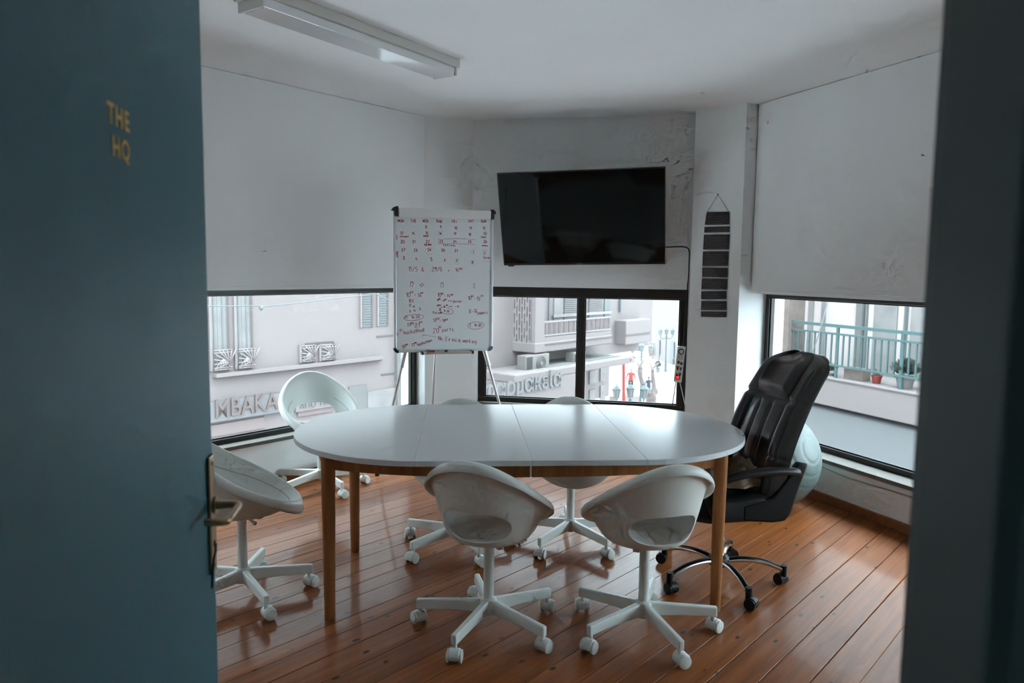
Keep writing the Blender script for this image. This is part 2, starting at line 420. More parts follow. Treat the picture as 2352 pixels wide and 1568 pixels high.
# ---- the door wall, its frame and the hall we stand in
HX, JX = -0.505, 0.366                   # hinge side and lock side of the opening
HALL = mat('hall_paint', (0.24, 0.25, 0.24), 0.8)
mb = MB()
mb.box(((-5.7 + HX - 0.05) / 2, YF - 0.06, H / 2), (5.7 + HX - 0.05, 0.12, H))
mb.box(((4.3 + JX + 0.05) / 2, YF - 0.06, H / 2), (4.3 - JX - 0.05, 0.12, H))
mb.box(((HX + JX) / 2, YF - 0.06, (2.16 + H) / 2), (JX - HX + 0.1, 0.12, H - 2.16))
struct(tag(mb.build('wall_front', WALL), 'wall with the doorway to the meeting room', 'wall'))
fr = thing('door_frame', 'dark painted door frame at the right edge', 'door frame', (JX, YF, 0)); fr['kind'] = 'structure'
for nm, x0, x1, y0, y1 in (('jamb', JX, JX + 0.05, YF - 0.125, YF + 0.004), ('door_stop', JX + 0.0, JX + 0.02, YF - 0.125, YF - 0.018), ('architrave', JX + 0.012, JX + 0.34, YF - 0.150, YF - 0.1201)):
    if nm == 'door_stop': x0, x1 = JX - 0.008, JX + 0.02; y0, y1 = YF - 0.126, YF - 0.020
    m = MB(); m.box(((x0 + x1) / 2, (y0 + y1) / 2, 1.08), (x1 - x0, y1 - y0, 2.16)); m.build(nm, JAMBM, fr, bevel=0.003)
m = MB(); m.box((HX - 0.025, YF - 0.06, 1.08), (0.05, 0.128, 2.16)); m.build('jamb', JAMBM, fr, bevel=0.003)
m = MB(); m.box(((HX + JX) / 2, YF - 0.06, 2.135), (JX - HX, 0.128, 0.05)); m.build('head_jamb', JAMBM, fr, bevel=0.003)
mb = MB(); mb.box((0, -0.7, -0.06), (2.9, 2.6, 0.10)); struct(tag(mb.build('floor_hall', HALL), 'floor of the hall outside the doorway', 'floor'))
mb = MB(); mb.box((0, -0.7, H + 0.05), (2.9, 2.6, 0.10)); struct(tag(mb.build('ceiling_hall', HALL), 'ceiling of the hall outside the doorway', 'ceiling'))
mb = MB(); mb.box((0, -2.0, H / 2), (2.9, 0.1, H)); mb.box((1.4, -0.7, H / 2), (0.1, 2.6, H))
mb.box((-1.4, -0.7, 0.6), (0.1, 2.6, 1.2)); mb.box((-1.4, -0.7, 2.35), (0.1, 2.6, 0.9)); mb.box((-1.4, -1.50, 1.55), (0.1, 1.0, 0.7)); mb.box((-1.4, 0.20, 1.55), (0.1, 0.8, 0.7))
struct(tag(mb.build('wall_hall', HALL), 'walls of the hall outside the doorway', 'wall'))

window('added_hall_window', V((-1.4, -0.6, 0)), V((0, 1, 0)), V((1, 0, 0)), -0.40, 0.40, 1.2, 1.9, 0.0, 0.04, 0.04, 0.04, [], 'small added hall window behind us that lights the door jamb', sash=False)  # unseen window added so daylight reaches the dark door jamb
# ---- the open door
E0 = V((-0.616, 1.503, 0)); dD = U(-8.7); nD = V((dD.y, -dD.x, 0))     # free edge, direction away from the hinge, face we see
door = thing('door_1', 'blue painted door standing open with gold THE HQ lettering', 'door', tuple(E0 - dD * 0.42)); door['kind'] = 'structure'
DW = 0.845
m = MB(); wall_piece(m, E0, dD, nD, -DW, 0.0, 0.006, 2.12, -0.042, 0.0); m.build('door_leaf', DOORM, door, bevel=0.003)
def on_door(s, o, z): return E0 + dD * s + nD * o + V((0, 0, z))
plate = MB(); wall_piece(plate, E0, dD, nD, -0.052, -0.014, 0.925, 1.168, 0.0002, 0.008)
pl = plate.build('handle_plate', BRASS, door, bevel=0.003)
for zz in (0.94, 1.152):
    m = MB(); m.tube([on_door(-0.033, 0.008, zz), on_door(-0.033, 0.0095, zz)], 0.004, 10); m.build('screw', BRASS, pl)
m = MB(); m.tube([on_door(-0.033, 0.0078, 0.985), on_door(-0.033, 0.0092, 0.985)], 0.007, 14); m.build('keyhole', BLACKP, pl)
hz = 1.066
pts = [on_door(-0.033, 0.006, hz), on_door(-0.033, 0.040, hz), on_door(-0.033, 0.050, hz), on_door(-0.038, 0.057, hz), on_door(-0.048, 0.059, hz), on_door(-0.12, 0.059, hz), on_door(-0.135, 0.057, hz), on_door(-0.142, 0.050, hz), on_door(-0.142, 0.018, hz)]
m = MB(); m.tube(pts, [0.010, 0.008, 0.008, 0.008, 0.0075, 0.0075, 0.0075, 0.0075, 0.007], 12); m.build('lever_handle', BRASS, door, smooth=True, angle=50)
m = MB(); m.tube([on_door(-0.033, 0.006, hz), on_door(-0.033, 0.014, hz)], 0.017, 20); m.build('rosette', BRASS, door, smooth=True, angle=40)
m = MB(); m.tube([on_door(-0.036, 0.012, 0.985), on_door(-0.060, 0.016, 0.977), on_door(-0.066, 0.014, 0.965), on_door(-0.067, 0.010, 0.925), on_door(-0.067, 0.009, 0.905)], 0.0022, 8); m.build('bent_wire', BLACKP, door, smooth=True)  # thin black bent wire running down beside the keyhole
def text_mesh(body, size, depth, M, bold=0.0, spacing=1.0, align='LEFT'):
    cu = bpy.data.curves.new('txt', 'FONT'); cu.body = body; cu.size = size; cu.extrude = depth; cu.offset = bold; cu.space_character = spacing; cu.align_x = align
    cu.resolution_u = 4
    ob = bpy.data.objects.new('txt', cu); COL.objects.link(ob)
    dg = bpy.context.evaluated_depsgraph_get(); me = bpy.data.meshes.new_from_object(ob.evaluated_get(dg))
    mb = MB(); mb.add([M @ v.co for v in me.vertices], [tuple(p.vertices) for p in me.polygons])
    bpy.data.objects.remove(ob); bpy.data.curves.remove(cu); bpy.data.meshes.remove(me)
    return mb
Md = Matrix((dD, V((0, 0, 1)), nD)).transposed().to_4x4()
for body, s0, z0, sp in (('THE', -0.500, 1.7385, 1.22), ('HQ', -0.487, 1.6965, 1.2)):
    M = Matrix.Translation(on_door(s0, 0.0006, z0)) @ Md
    text_mesh(body, 0.0395, 0.0003, M, bold=0.0006, spacing=sp).build('lettering', GOLD, door)

# ================================================================== TABLE
TC = V((0.05, 3.615, 0)); TR = math.radians(4.0); TZ = 0.772
TRAD, THS = 0.635, 0.455
tab = thing('oval_table', 'long oval white table on round brown wooden legs', 'table', tuple(TC), TR)
def stadium(r, hs, n=40, x0=-9, x1=9):
    pts = []
    for i in range(n + 1): a = -PI / 2 + PI * i / n; pts.append((hs + r * math.cos(a), r * math.sin(a)))
    for i in range(n + 1): a = PI / 2 + PI * i / n; pts.append((-hs + r * math.cos(a), r * math.sin(a)))
    return pts
def clip2(poly, x, side):
    P = [V((p[0], p[1], 0)) for p in poly]; return [tuple(p[:2]) for p in clip(P, V((x, 0, 0)), V((side, 0, 0)))]
full = stadium(TRAD, THS)
cuts = [-9, -THS - 0.03, -0.005, THS + 0.02, 9]
for i in range(4):                       # two round ends and two leaves
    p = full
    if cuts[i] > -9: p = clip2(p, cuts[i] + 0.0002, 1)
    if cuts[i + 1] < 9: p = clip2(p, cuts[i + 1] - 0.0002, -1)
    m = MB(); m.prism(p, TZ - 0.024, TZ); m.build('table_top' if i in (0, 3) else 'table_leaf', TABLETOP, tab, local=True, bevel=0.0018, segs=2)
LA, LB = 0.872, 0.395
for sx in (-1, 1):
    for sy in (-1, 1):
        m = MB(); m.lathe([(0.021, 0.0), (0.0235, 0.004), (0.0285, 0.45), (0.031, 0.70), (0.031, TZ - 0.0245)], (sx * LA, sy * LB, 0), 24)
        m.build('leg', TABLEW, tab, local=True, smooth=True, angle=50)
def rail(poly_in, poly_out, z0, z1, nm):
    m = MB(); n = len(poly_in); vs = []
    for z in (z0, z1):
        vs += [V((*p, z)) for p in poly_in]; vs += [V((*p, z)) for p in poly_out]
    fs = []
    for i in range(n - 1):
        fs += [(i, i + 1, 2 * n + i + 1, 2 * n + i), (n + i, 3 * n + i, 3 * n + i + 1, n + i + 1), (i, n + i, n + i + 1, i + 1), (2 * n + i, 2 * n + i + 1, 3 * n + i + 1, 3 * n + i)]
    fs += [(0, 2 * n, 3 * n, n), (n - 1, 2 * n - 1, 4 * n - 1, 3 * n - 1)]
    m.add(vs, fs); m.build(nm, TABLEW, tab, local=True, bevel=0.002)
for sy in (-1, 1):                       # long rails, split in the middle, and curved end rails between the legs
    for x0, x1 in ((-LA, -0.004), (0.004, LA)):
        def yy(x): return sy * (LB + 0.145 - 0.145 * (abs(x) / LA) ** 2.6)
        xs = [lerp(x0, x1, k / 14) for k in range(15)]
        rail([(x, yy(x) - sy * 0.020) for x in xs], [(x, yy(x)) for x in xs], TZ - 0.098, TZ - 0.0245, 'long_rail')
for sx in (-1, 1):
    ys = [lerp(-LB, LB, k / 16) for k in range(17)]
    f = lambda y: sx * (LA + 0.10 * (1 - (y / LB) ** 2))
    rail([(f(y) - sx * 0.020, y) for y in ys], [(f(y), y) for y in ys], TZ - 0.098, TZ - 0.0245, 'end_rail')

m = MB(); m.box((-0.0, -(LB + 0.1462), TZ - 0.061), (0.006, 0.003, 0.066)); m.build('rail_lock', PMETAL, tab, local=True)
# ================================================================== WHITE SHELL CHAIRS
def spline1(tab_, x):
    for i in range(len(tab_) - 1):
        if x <= tab_[i + 1][0]:
            (x0, y0), (x1, y1) = tab_[i], tab_[i + 1]; t = (x - x0) / (x1 - x0)
            m0 = ((tab_[i + 1][1] - tab_[i - 1][1]) / (tab_[i + 1][0] - tab_[i - 1][0])) if i > 0 else 0.0
            m1 = ((tab_[i + 2][1] - tab_[i][1]) / (tab_[i + 2][0] - tab_[i][0])) if i + 2 < len(tab_) else (y1 - y0) / (x1 - x0)
            h = x1 - x0
            return (2 * t**3 - 3 * t**2 + 1) * y0 + (t**3 - 2 * t**2 + t) * h * m0 + (-2 * t**3 + 3 * t**2) * y1 + (t**3 - t**2) * h * m1
    return tab_[-1][1]
Z0 = 0.424                               # inside of the seat
def rim(phi):                            # front is +y
    c, s = math.cos(phi), math.sin(phi)
    e = 1.0
    x = 0.236 * math.copysign(abs(c) ** e, c)
    y = (0.240 if s > 0 else 0.238) * math.copysign(abs(s) ** e, s)
    z = 0.595 - 0.60 * y + (0.98 * y * y if y < 0 else 0.0)
    return V((x, y, z))
PROF = [(0, 0), (0.25, 0.001), (0.50, 0.003), (0.62, 0.014), (0.70, 0.06), (0.76, 0.165), (0.815, 0.31), (0.875, 0.51), (0.935, 0.745), (1.0, 1.0)]
def shell_pt(phi, a, off=0.0):
    R_ = rim(phi); g = spline1(PROF, a)
    p = V((R_.x * a, R_.y * a + 0.0 * (1 - a), Z0 + (R_.z - Z0) * g))
    if off:
        d = 1e-3; q1 = shell_pt(phi, min(1, a + d)) - shell_pt(phi, max(0.02, a - d)); q2 = shell_pt(phi + 0.01, max(a, .02)) - shell_pt(phi - 0.01, max(a, .02))
        n = q1.cross(q2)
        if n.length < 1e-12: n = V((0, 0, 1))
        n.normalize()
        if n.dot(V((-R_.x, -R_.y, 0.4))) < 0: n = -n
        p = p - n * off
    return p
def make_shell():
    NP = 72; m = MB(); rows = []
    aa = [0.06, 0.2, 0.35, 0.5, 0.58, 0.63, 0.67, 0.705, 0.735, 0.765, 0.795, 0.825, 0.86, 0.90, 0.94, 0.97, 1.0]
    ph = [2 * PI * k / NP for k in range(NP)]
    for a in aa: rows.append([shell_pt(p, a) for p in ph])
    for (o, dz) in ((0.008, 0.006), (0.020, 0.006), (0.031, 0.000), (0.038, -0.010), (0.041, -0.022), (0.040, -0.031), (0.035, -0.034), (0.029, -0.028), (0.014, -0.016)):
        r_ = []
        for p in ph:
            R_ = rim(p); d = V((R_.x, R_.y, 0)).normalized()
            k = 1.0 + 0.75 * max(0, math.sin(p)) ** 2
            r_.append(R_ + d * o + V((0, 0, dz * k)))
        rows.append(r_)
    for a in [0.955, 0.915, 0.875, 0.84, 0.805, 0.775, 0.745, 0.715, 0.68, 0.64, 0.57, 0.45, 0.25, 0.06]: rows.append([shell_pt(p, a, 0.013) for p in ph])
    m.grid(rows, closed=True)
    n0 = len(m.v); k = len(rows)
    m.f.append(tuple(range(NP))); m.mi.append(0); m.f.append(tuple((k - 1) * NP + j for j in range(NP - 1, -1, -1))); m.mi.append(0)
    o = m.build('shell', PLASTIC, None, local=True)
    # the slot low in the back
    cm = MB(); pts = []
    for i in range(40):
        t = 2 * PI * i / 40; c, s = math.cos(t), math.sin(t)
        x = 0.163 * math.copysign(abs(c) ** 0.62, c); z = 0.511 + 0.066 * math.copysign(abs(s) ** 0.72, s)
        z += -0.010 * (x / 0.158) ** 2 * (1 if s < 0 else -0.6) * -1
        pts.append((x, z))
    vs = [V((x, -0.6, z)) for x, z in pts] + [V((x * 0.9, -0.02, z)) for x, z in pts]; n = 40
    cm.add(vs, [tuple(range(n)), tuple(range(2 * n - 1, n - 1, -1))] + [(i, n + i, n + (i + 1) % n, (i + 1) % n) for i in range(n)])
    co = cm.build('cut', PLASTIC, None, local=True)
    b = o.modifiers.new('slot', 'BOOLEAN'); b.object = co; b.operation = 'DIFFERENCE'; b.solver = 'EXACT'
    bv = o.modifiers.new('round', 'BEVEL'); bv.width = 0.003; bv.segments = 2; bv.limit_method = 'ANGLE'; bv.angle_limit = math.radians(55)
    dg = bpy.context.evaluated_depsgraph_get(); me = bpy.data.meshes.new_from_object(o.evaluated_get(dg))
    bpy.data.objects.remove(o); bpy.data.objects.remove(co)
    me.polygons.foreach_set('use_smooth', [True] * len(me.polygons)); me.set_sharp_from_angle(angle=math.radians(50))
    me.name = 'shell'
    return me
def caster(mb_hood, mb_wheels, tyre):
    pass
def make_chair():
    r = thing('swivel_chair', 'x', 'chair')
    me = make_shell()
    o = bpy.data.objects.new('seat_shell', me); COL.objects.link(o); o.parent = r
    # seam of the seat pad, following the inside of the shell
    pts = [shell_pt(math.radians(a), 0.90, -0.0006) for a in range(-46, 227, 4)]
    m = MB(); m.tube(pts, 0.0016, 6); m.build('pad_seam', SEAM, o, local=True, smooth=True)
    m = MB(); m.lathe([(0.05, 0.392), (0.085, 0.396), (0.09, 0.408), (0.08, 0.414)], (0, 0, 0), 28)
    for k in range(4):
        a = PI / 4 + k * PI / 2; m.box((0.085 * math.cos(a), 0.085 * math.sin(a), 0.402), (0.08, 0.026, 0.016), Matrix.Rotation(a, 4, 'Z'))
    m.build('seat_mount', mat('floor_bounce_brown', (0.36, 0.30, 0.25), 0.6), r, local=True, smooth=True, angle=40)  # mount tinted brown for the floor's bounce light under the seat
    m = MB(); m.tube([(0.05, 0.02, 0.398), (0.12, 0.05, 0.396), (0.15, 0.062, 0.395)], [0.006, 0.006, 0.010], 8); m.build('height_lever', PMETAL, r, local=True, smooth=True)
    m = MB(); m.lathe([(0.0225, 0.085), (0.0225, 0.392), (0.03, 0.396)], (0, 0, 0), 20); m.build('post', PMETAL, r, local=True, smooth=True, angle=40)
    m = MB(); m.lathe([(0.026, 0.066), (0.036, 0.072), (0.038, 0.10), (0.034, 0.135), (0.0235, 0.142)], (0, 0, 0), 20); m.build('hub', PMETAL, r, local=True, smooth=True, angle=40)
    return r
def add_base(r, base):
    """five arms with casters, turned by `base` degrees against the seat"""
    for k in range(5):
        a = base + math.radians(72 * k); d = V((math.cos(a), math.sin(a), 0)); n = V((-d.y, d.x, 0))
        arm = base_proto['arm'].copy(); COL.objects.link(arm); arm.parent = r; arm.rotation_euler = (0, 0, a)
        cs = base_proto['caster'].copy(); COL.objects.link(cs); cs.parent = r
        cs.location = d * 0.302; cs.rotation_euler = (0, 0, a + base_turn[k % 5])
        for ch in base_proto['caster'].children:
            c = ch.copy(); COL.objects.link(c); c.parent = cs
base_turn = [0.7, 2.3, -0.9, 0.3, 1.6]
base_proto = {}
m = MB()
def bar_sec(x, z0, z1, w): return [V((x, -w, z0)), V((x, w, z0)), V((x, w, z1)), V((x, -w, z1))]
s0, s1, s2 = bar_sec(0.018, 0.074, 0.134, 0.0135), bar_sec(0.17, 0.076, 0.124, 0.013), bar_sec(0.318, 0.070, 0.114, 0.0125)
m.grid([s0, s1, s2], closed=True); m.f += [(3, 2, 1, 0), (8, 9, 10, 11)]; m.mi += [0, 0]
base_proto['arm'] = m.build('base_arm', PMETAL, None, local=True, bevel=0.006, segs=3)
m = MB(); m.tube([(0, 0, 0.046), (0, 0, 0.086)], 0.009, 10)
# rounded hood over the twin wheels, wheel axle along y
N = 18; hood = []
for yk, rr in ((-0.0215, 0.026), (-0.019, 0.0285), (0.019, 0.0285), (0.0215, 0.026)):
    hood.append([V((0.012 + rr * math.cos(math.radians(-20 + 235 * i / N)), yk, 0.030 + rr * math.sin(math.radians(-20 + 235 * i / N)))) for i in range(N + 1)])
m.grid(hood)
for yk, rr, rev in ((-0.0215, 0.026, 1), (0.0215, 0.026, 0)):
    arc = [V((0.012 + rr * math.cos(math.radians(-20 + 235 * i / N)), yk, 0.030 + rr * math.sin(math.radians(-20 + 235 * i / N)))) for i in range(N + 1)]
    m.add(arc, [tuple(range(len(arc)))])
base_proto['caster'] = m.build('caster', PMETAL, None, local=True, smooth=True, angle=40)
for sy in (-1, 1):
    Mx = Matrix.Translation(V((0.012, sy * 0.0245, 0.0275))) @ Matrix.Rotation(PI / 2, 4, 'X')
    m = MB(); m.lathe([(0.020, -0.0075), (0.0262, -0.0055), (0.0275, 0), (0.0262, 0.0055), (0.020, 0.0075)], n=24)
    m.xform(Mx); m.build('wheel', PMETAL, base_proto['caster'], local=True, smooth=True, angle=40)
for sy in (-1, 1):
    Mx = Matrix.Translation(V((0.012, sy * 0.0175, 0.0280))) @ Matrix.Rotation(PI / 2, 4, 'X')
    q = MB(); q.lathe([(0.0278, -0.0014), (0.0282, 0), (0.0278, 0.0014)], n=24); q.xform(Mx); q.build('tread', TYRE, base_proto['caster'], local=True, smooth=True)
chair0 = make_chair()
spots = [   # x, y, heading it faces, base arm angle, lift, label
    (-0.088, 3.090, 19, 30, 0.0, 'white shell swivel chair seen from behind, left of the front pair'),
    (0.580, 3.080, -17, 0, 0.0, 'white shell swivel chair seen from behind, right of the front pair'),
    (-1.255, 3.380, 72, 20, 0.0, 'white shell swivel chair at the table end beside the open door'),
    (-1.335, 5.115, 148, 23, 0.0, 'white shell swivel chair in the corner under the left window'),
    (-0.300, 4.025, 183, 10, 0.0, 'white shell swivel chair across the table in front of the flip chart'),
    (0.345, 4.130, 180, 18, 0.0, 'white shell swivel chair across the table in front of the television window')]
chairs = []
for i, (x, y, hd, ba, lift, lab) in enumerate(spots):
    c = chair0 if i == 0 else copy_tree(chair0)
    chairs.append((c, x, y, hd, ba, lab))
for c, x, y, hd, ba, lab in chairs:
    c.location = (x, y, 0); rz = math.radians(-hd); c.rotation_euler = (0, 0, rz)
    tag(c, lab, 'chair', 'white shell chairs round the table')
    add_base(c, math.radians(ba) - rz)
for k in ('arm', 'caster'):
    o = base_proto[k]
    for ch in list(o.children): bpy.data.objects.remove(ch)
    bpy.data.objects.remove(o)

# ================================================================== BLACK LEATHER CHAIR
LEATHER = mat('black_leather', (0.006, 0.007, 0.0075), 0.34, spec=0.35, bump=0.06, bscale=90, coat=1.0)
_b = LEATHER.node_tree.nodes['Principled BSDF']; _b.inputs['Coat IOR'].default_value = 1.6; _b.inputs['Coat Roughness'].default_value = 0.15
LEATHM = mat('black_leather_side', (0.006, 0.0062, 0.0065), 0.5, spec=0.18, bump=0.25, bscale=120)
OC = V((1.055, 3.62, 0)); OH = -103.0
oc = thing('office_chair', 'black leather high backed office chair beside the white table', 'chair', tuple(OC), math.radians(-OH))
# local axes: +y is where it faces, x to its right side when facing forward
def slab(fr_, bk, nm, material, m_lat=True):
    """front grid and back grid of equal size joined into a cushion"""
    m = MB(); nr, nc = len(fr_), len(fr_[0])
    m.grid(fr_); o = len(m.v); m.add([p for r_ in bk for p in r_], [])
    for i in range(nr - 1):
        for j in range(nc - 1): m.f.append((o + i * nc + j + 1, o + i * nc + j, o + (i + 1) * nc + j, o + (i + 1) * nc + j + 1)); m.mi.append(0)
    ring = [j for j in range(nc)] + [i * nc + nc - 1 for i in range(1, nr)] + [(nr - 1) * nc + j for j in range(nc - 2, -1, -1)] + [i * nc for i in range(nr - 2, 0, -1)]
    for a, b in zip(ring, ring[1:] + ring[:1]): m.f.append((a, o + a, o + b, b)); m.mi.append(0)
    return m.build(nm, material, oc, local=True, smooth=True, angle=60)
BW = 0.245
def back_axis(v):                         # centre line of the backrest, v 0 bottom .. 1 top
    y = -0.155 - 0.185 * v - 0.10 * v * v + 0.04 * math.sin(PI * v)
    z = 0.42 + 0.745 * v - 0.012 * v * v
    return y, z
def back_pt(v, w, front):
    y, z = back_axis(v)
    top = smoothstep(0.84, 1.0, v)
    halfw = BW * (1.0 - 0.08 * smoothstep(0.5, 0.9, v)) * math.sqrt(max(0.0, 1 - 0.86 * max(0.0, (v - 0.86) / 0.14) ** 2.6))
    if front:
        aw = abs(w)
        th = 0.045 + 0.026 * math.exp(-((aw - 0.79) / 0.16) ** 2)                  # side bolsters
        th += 0.016 * max(0.0, 1 - (w / 0.6) ** 2)                                 # centre panel
        lo = 1 - smoothstep(0.60, 0.68, v)
        for wc in (-0.2, 0.2): th -= 0.016 * lo * math.exp(-((w - wc) / 0.045) ** 2)
        th -= 0.014 * math.exp(-((aw - 0.6) / 0.035) ** 2)
        hb = smoothstep(0.685, 0.78, v) * (1 - smoothstep(0.90, 1.0, v))
        th += 0.040 * hb * (1 - smoothstep(0.45, 0.62, aw))                        # head cushion
        th -= 0.015 * math.exp(-((v - 0.685) / 0.014) ** 2)
        th -= 0.008 * math.exp(-((v - 0.335) / 0.010) ** 2) * smoothstep(0.55, 0.65, aw)
        th += 0.0016 * math.sin(v * 17 + w * 4) * math.sin(w * 8 - v * 5)
        th -= 0.045 * top * top
        th -= 0.040 * smoothstep(0.90, 1.0, aw)
    else:
        th = -0.055 + 0.03 * smoothstep(0.75, 1, abs(w)) + 0.012 * top * top
    lean = math.radians(21); n = V((0, math.cos(lean), math.sin(lean) * 0.55))
    return V((w * halfw, y, z)) + n * th
nv, nw = 96, 84
vsx = [i / nv for i in range(nv + 1)]; wsx = [-1 + 2 * j / nw for j in range(nw + 1)]
slab([[back_pt(v, w, True) for w in wsx] for v in vsx], [[back_pt(v, w, False) for w in wsx] for v in vsx], 'backrest', LEATHER)
# piping and stitching on the back
bk = oc.children[-1]
for w_ in (-0.93, 0.93):
    m = MB(); m.tube([back_pt(0.04 + 0.92 * k / 40, w_, True) + V((0, 0.001, 0)) for k in range(41)], 0.0022, 6); m.build('piping', BLACKP, bk, local=True, smooth=True)
for w_ in (-0.60, 0.60):
    m = MB(); m.tube([back_pt(0.34 + 0.60 * k / 30, w_, True) for k in range(31)], 0.0016, 6); m.build('stitching', BLACKP, bk, local=True, smooth=True)
def seat_pt(u, w, top):                   # u 0 back .. 1 front
    y = lerp(-0.228, 0.285, u); hw = 0.25 - 0.02 * smoothstep(0.7, 1, u)
    if top:
        z = 0.475 + 0.030 * smoothstep(0.5, 0.85, abs(w)) - 0.06 * smoothstep(0.80, 1.0, u) ** 2 - 0.02 * smoothstep(0.9, 1, abs(w))
        z += 0.006 * math.sin(u * 13) * math.cos(w * 4)
        z += 0.05 * (1 - smoothstep(0.0, 0.16, u)) * 0.4
    else: z = 0.372 + 0.025 * smoothstep(0.8, 1, abs(w)) + 0.02 * smoothstep(0.75, 1, u) + 0.03 * (1 - smoothstep(0, 0.14, u))
    return V((w * hw, y, z))
us = [i / 30 for i in range(31)]; w2 = [-1 + 2 * j / 28 for j in range(29)]
slab([[seat_pt(u, w, True) for w in w2] for u in us], [[seat_pt(u, w, False) for w in w2] for u in us], 'seat', LEATHM)
# side shells that tie the seat to the back
for sx in (-1, 1):
    prof = [(y_ + 0.046, z_) for y_, z_ in [(-0.02, 0.392), (-0.18, 0.374), (-0.245, 0.378), (-0.272, 0.41), (-0.30, 0.50), (-0.355, 0.65), (-0.30, 0.66), (-0.232, 0.57), (-0.175, 0.50), (-0.02, 0.468)]]
    m = MB(); n = len(prof)
    vs_ = [V((sx * 0.215, y, z)) for y, z in prof] + [V((sx * 0.252, y, z)) for y, z in prof]
    m.add(vs_, [tuple(range(n)), tuple(range(2 * n - 1, n - 1, -1))] + [(i, n + i, n + (i + 1) % n, (i + 1) % n) for i in range(n)])
    m.build('side_panel', LEATHM, oc, local=True, bevel=0.012, segs=3, smooth=True, angle=60)
    # armrest loop
    pts = catmull([(sx * 0.258, -0.245, 0.615), (sx * 0.276, -0.19, 0.628), (sx * 0.288, -0.06, 0.636), (sx * 0.292, 0.09, 0.622), (sx * 0.285, 0.195, 0.585), (sx * 0.275, 0.22, 0.53), (sx * 0.262, 0.19, 0.46), (sx * 0.235, 0.15, 0.41)], 6)
    m = MB(); rows = []
    for i, p in enumerate(pts):
        d = (pts[min(i + 1, len(pts) - 1)] - pts[max(i - 1, 0)]).normalized(); up = V((1, 0, 0)).cross(d).normalized()
        t = i / (len(pts) - 1); wdt = 0.027 * (1 - 0.35 * smoothstep(0.6, 1, t)); hgt = 0.019
        rows.append([p + V((wdt * math.cos(k * PI / 6), 0, 0)) + up * (hgt * math.sin(k * PI / 6)) for k in range(12)])
    m.grid(rows, closed=True); m.f.append(tuple(range(12))); m.f.append(tuple((len(rows) - 1) * 12 + k for k in range(12))); m.mi += [0, 0]
    m.build('armrest', BLACKP, oc, local=True, smooth=True, angle=50)
    m = MB(); m.tube([(sx * 0.248, -0.262, 0.606), (sx * 0.262, -0.262, 0.606)], 0.008, 12); m.build('bolt', CHROME, oc, local=True, smooth=True, angle=40)
m = MB(); m.box((0, -0.02, 0.355), (0.20, 0.24, 0.045)); m.build('tilt_mechanism', BLACKP, oc, local=True, bevel=0.01)
m = MB(); m.tube([(0.05, 0, 0.345), (0.2, 0.02, 0.335), (0.27, 0.03, 0.33)], 0.005, 8); m.build('height_lever', BLACKP, oc, local=True, smooth=True)
m = MB(); m.lathe([(0.014, 0.20), (0.014, 0.34)], n=18); m.lathe([(0.025, 0.09), (0.025, 0.225), (0.020, 0.232)], n=18); m.build('gas_lift', CHROME, oc, local=True, smooth=True, angle=40)
m = MB(); m.tube([(0, 0, 0.222), (0, 0, 0.242)], 0.021, 16); m.build('lift_collar', BLACKP, oc, local=True, smooth=True, angle=40)
m = MB(); m.lathe([(0.03, 0.075), (0.05, 0.085), (0.052, 0.12), (0.04, 0.135), (0.027, 0.138)], n=22); m.build('hub', BLACKP, oc, local=True, smooth=True, angle=40)
for k in range(5):
    a = math.radians(-80 + 72 * k) + math.radians(OH) * 1.0
    d = V((math.cos(a), math.sin(a), 0)); n = V((-d.y, d.x, 0))
    path = catmull([d * 0.04 + V((0, 0, 0.108)), d * 0.12 + V((0, 0, 0.118)), d * 0.22 + V((0, 0, 0.110)), d * 0.305 + V((0, 0, 0.082))], 5)
    rows = []; rows2 = []
    for i, p in enumerate(path):
        t = i / (len(path) - 1); w_ = lerp(0.022, 0.016, t)
        rows.append([p + n * (w_ * math.cos(q * PI / 5)) + V((0, 0, 0.013 * math.sin(q * PI / 5))) for q in range(10)])
    m = MB(); m.grid(rows, closed=True); m.f.append(tuple(range(10))); m.f.append(tuple((len(rows) - 1) * 10 + q for q in range(10))); m.mi += [0, 0]
    arm = m.build('base_arm', CHROME, oc, local=True, smooth=True, angle=60)
    rows = [[p + n * (w_ * s_) + V((0, 0, zz)) for (s_, zz) in ((-0.45, 0.0125), (-0.2, 0.0155), (0.2, 0.0155), (0.45, 0.0125))] for p in path for w_ in (0.02,)]
    m = MB(); m.grid(rows); m.build('arm_inlay', BLACKP, arm, local=True, smooth=True)
    q = d * 0.315
    m = MB(); m.tube([q + V((0, 0, 0.045)), q + V((0, 0, 0.10))], 0.016, 12)
    cd = V((math.cos(a + base_turn[k]), math.sin(a + base_turn[k]), 0)); ax = V((-cd.y, cd.x, 0)); cc = q + cd * 0.014
    hoodp = []
    for yk in (-0.016, 0.016):
        hoodp.append([cc + ax * yk + cd * (0.029 * math.cos(math.radians(-10 + 220 * i / 14))) + V((0, 0, 0.030 + 0.029 * math.sin(math.radians(-10 + 220 * i / 14)))) for i in range(15)])
    m.grid(hoodp)
    cst = m.build('caster', BLACKP, oc, local=True, smooth=True, angle=50)
    for s_ in (-1, 1):
        m = MB(); m.tube([cc + ax * (s_ * 0.012) + V((0, 0, 0.0275)), cc + ax * (s_ * 0.026) + V((0, 0, 0.0275))], 0.0272, 20); m.build('wheel', BLACKP, cst, local=True, smooth=True, angle=40)

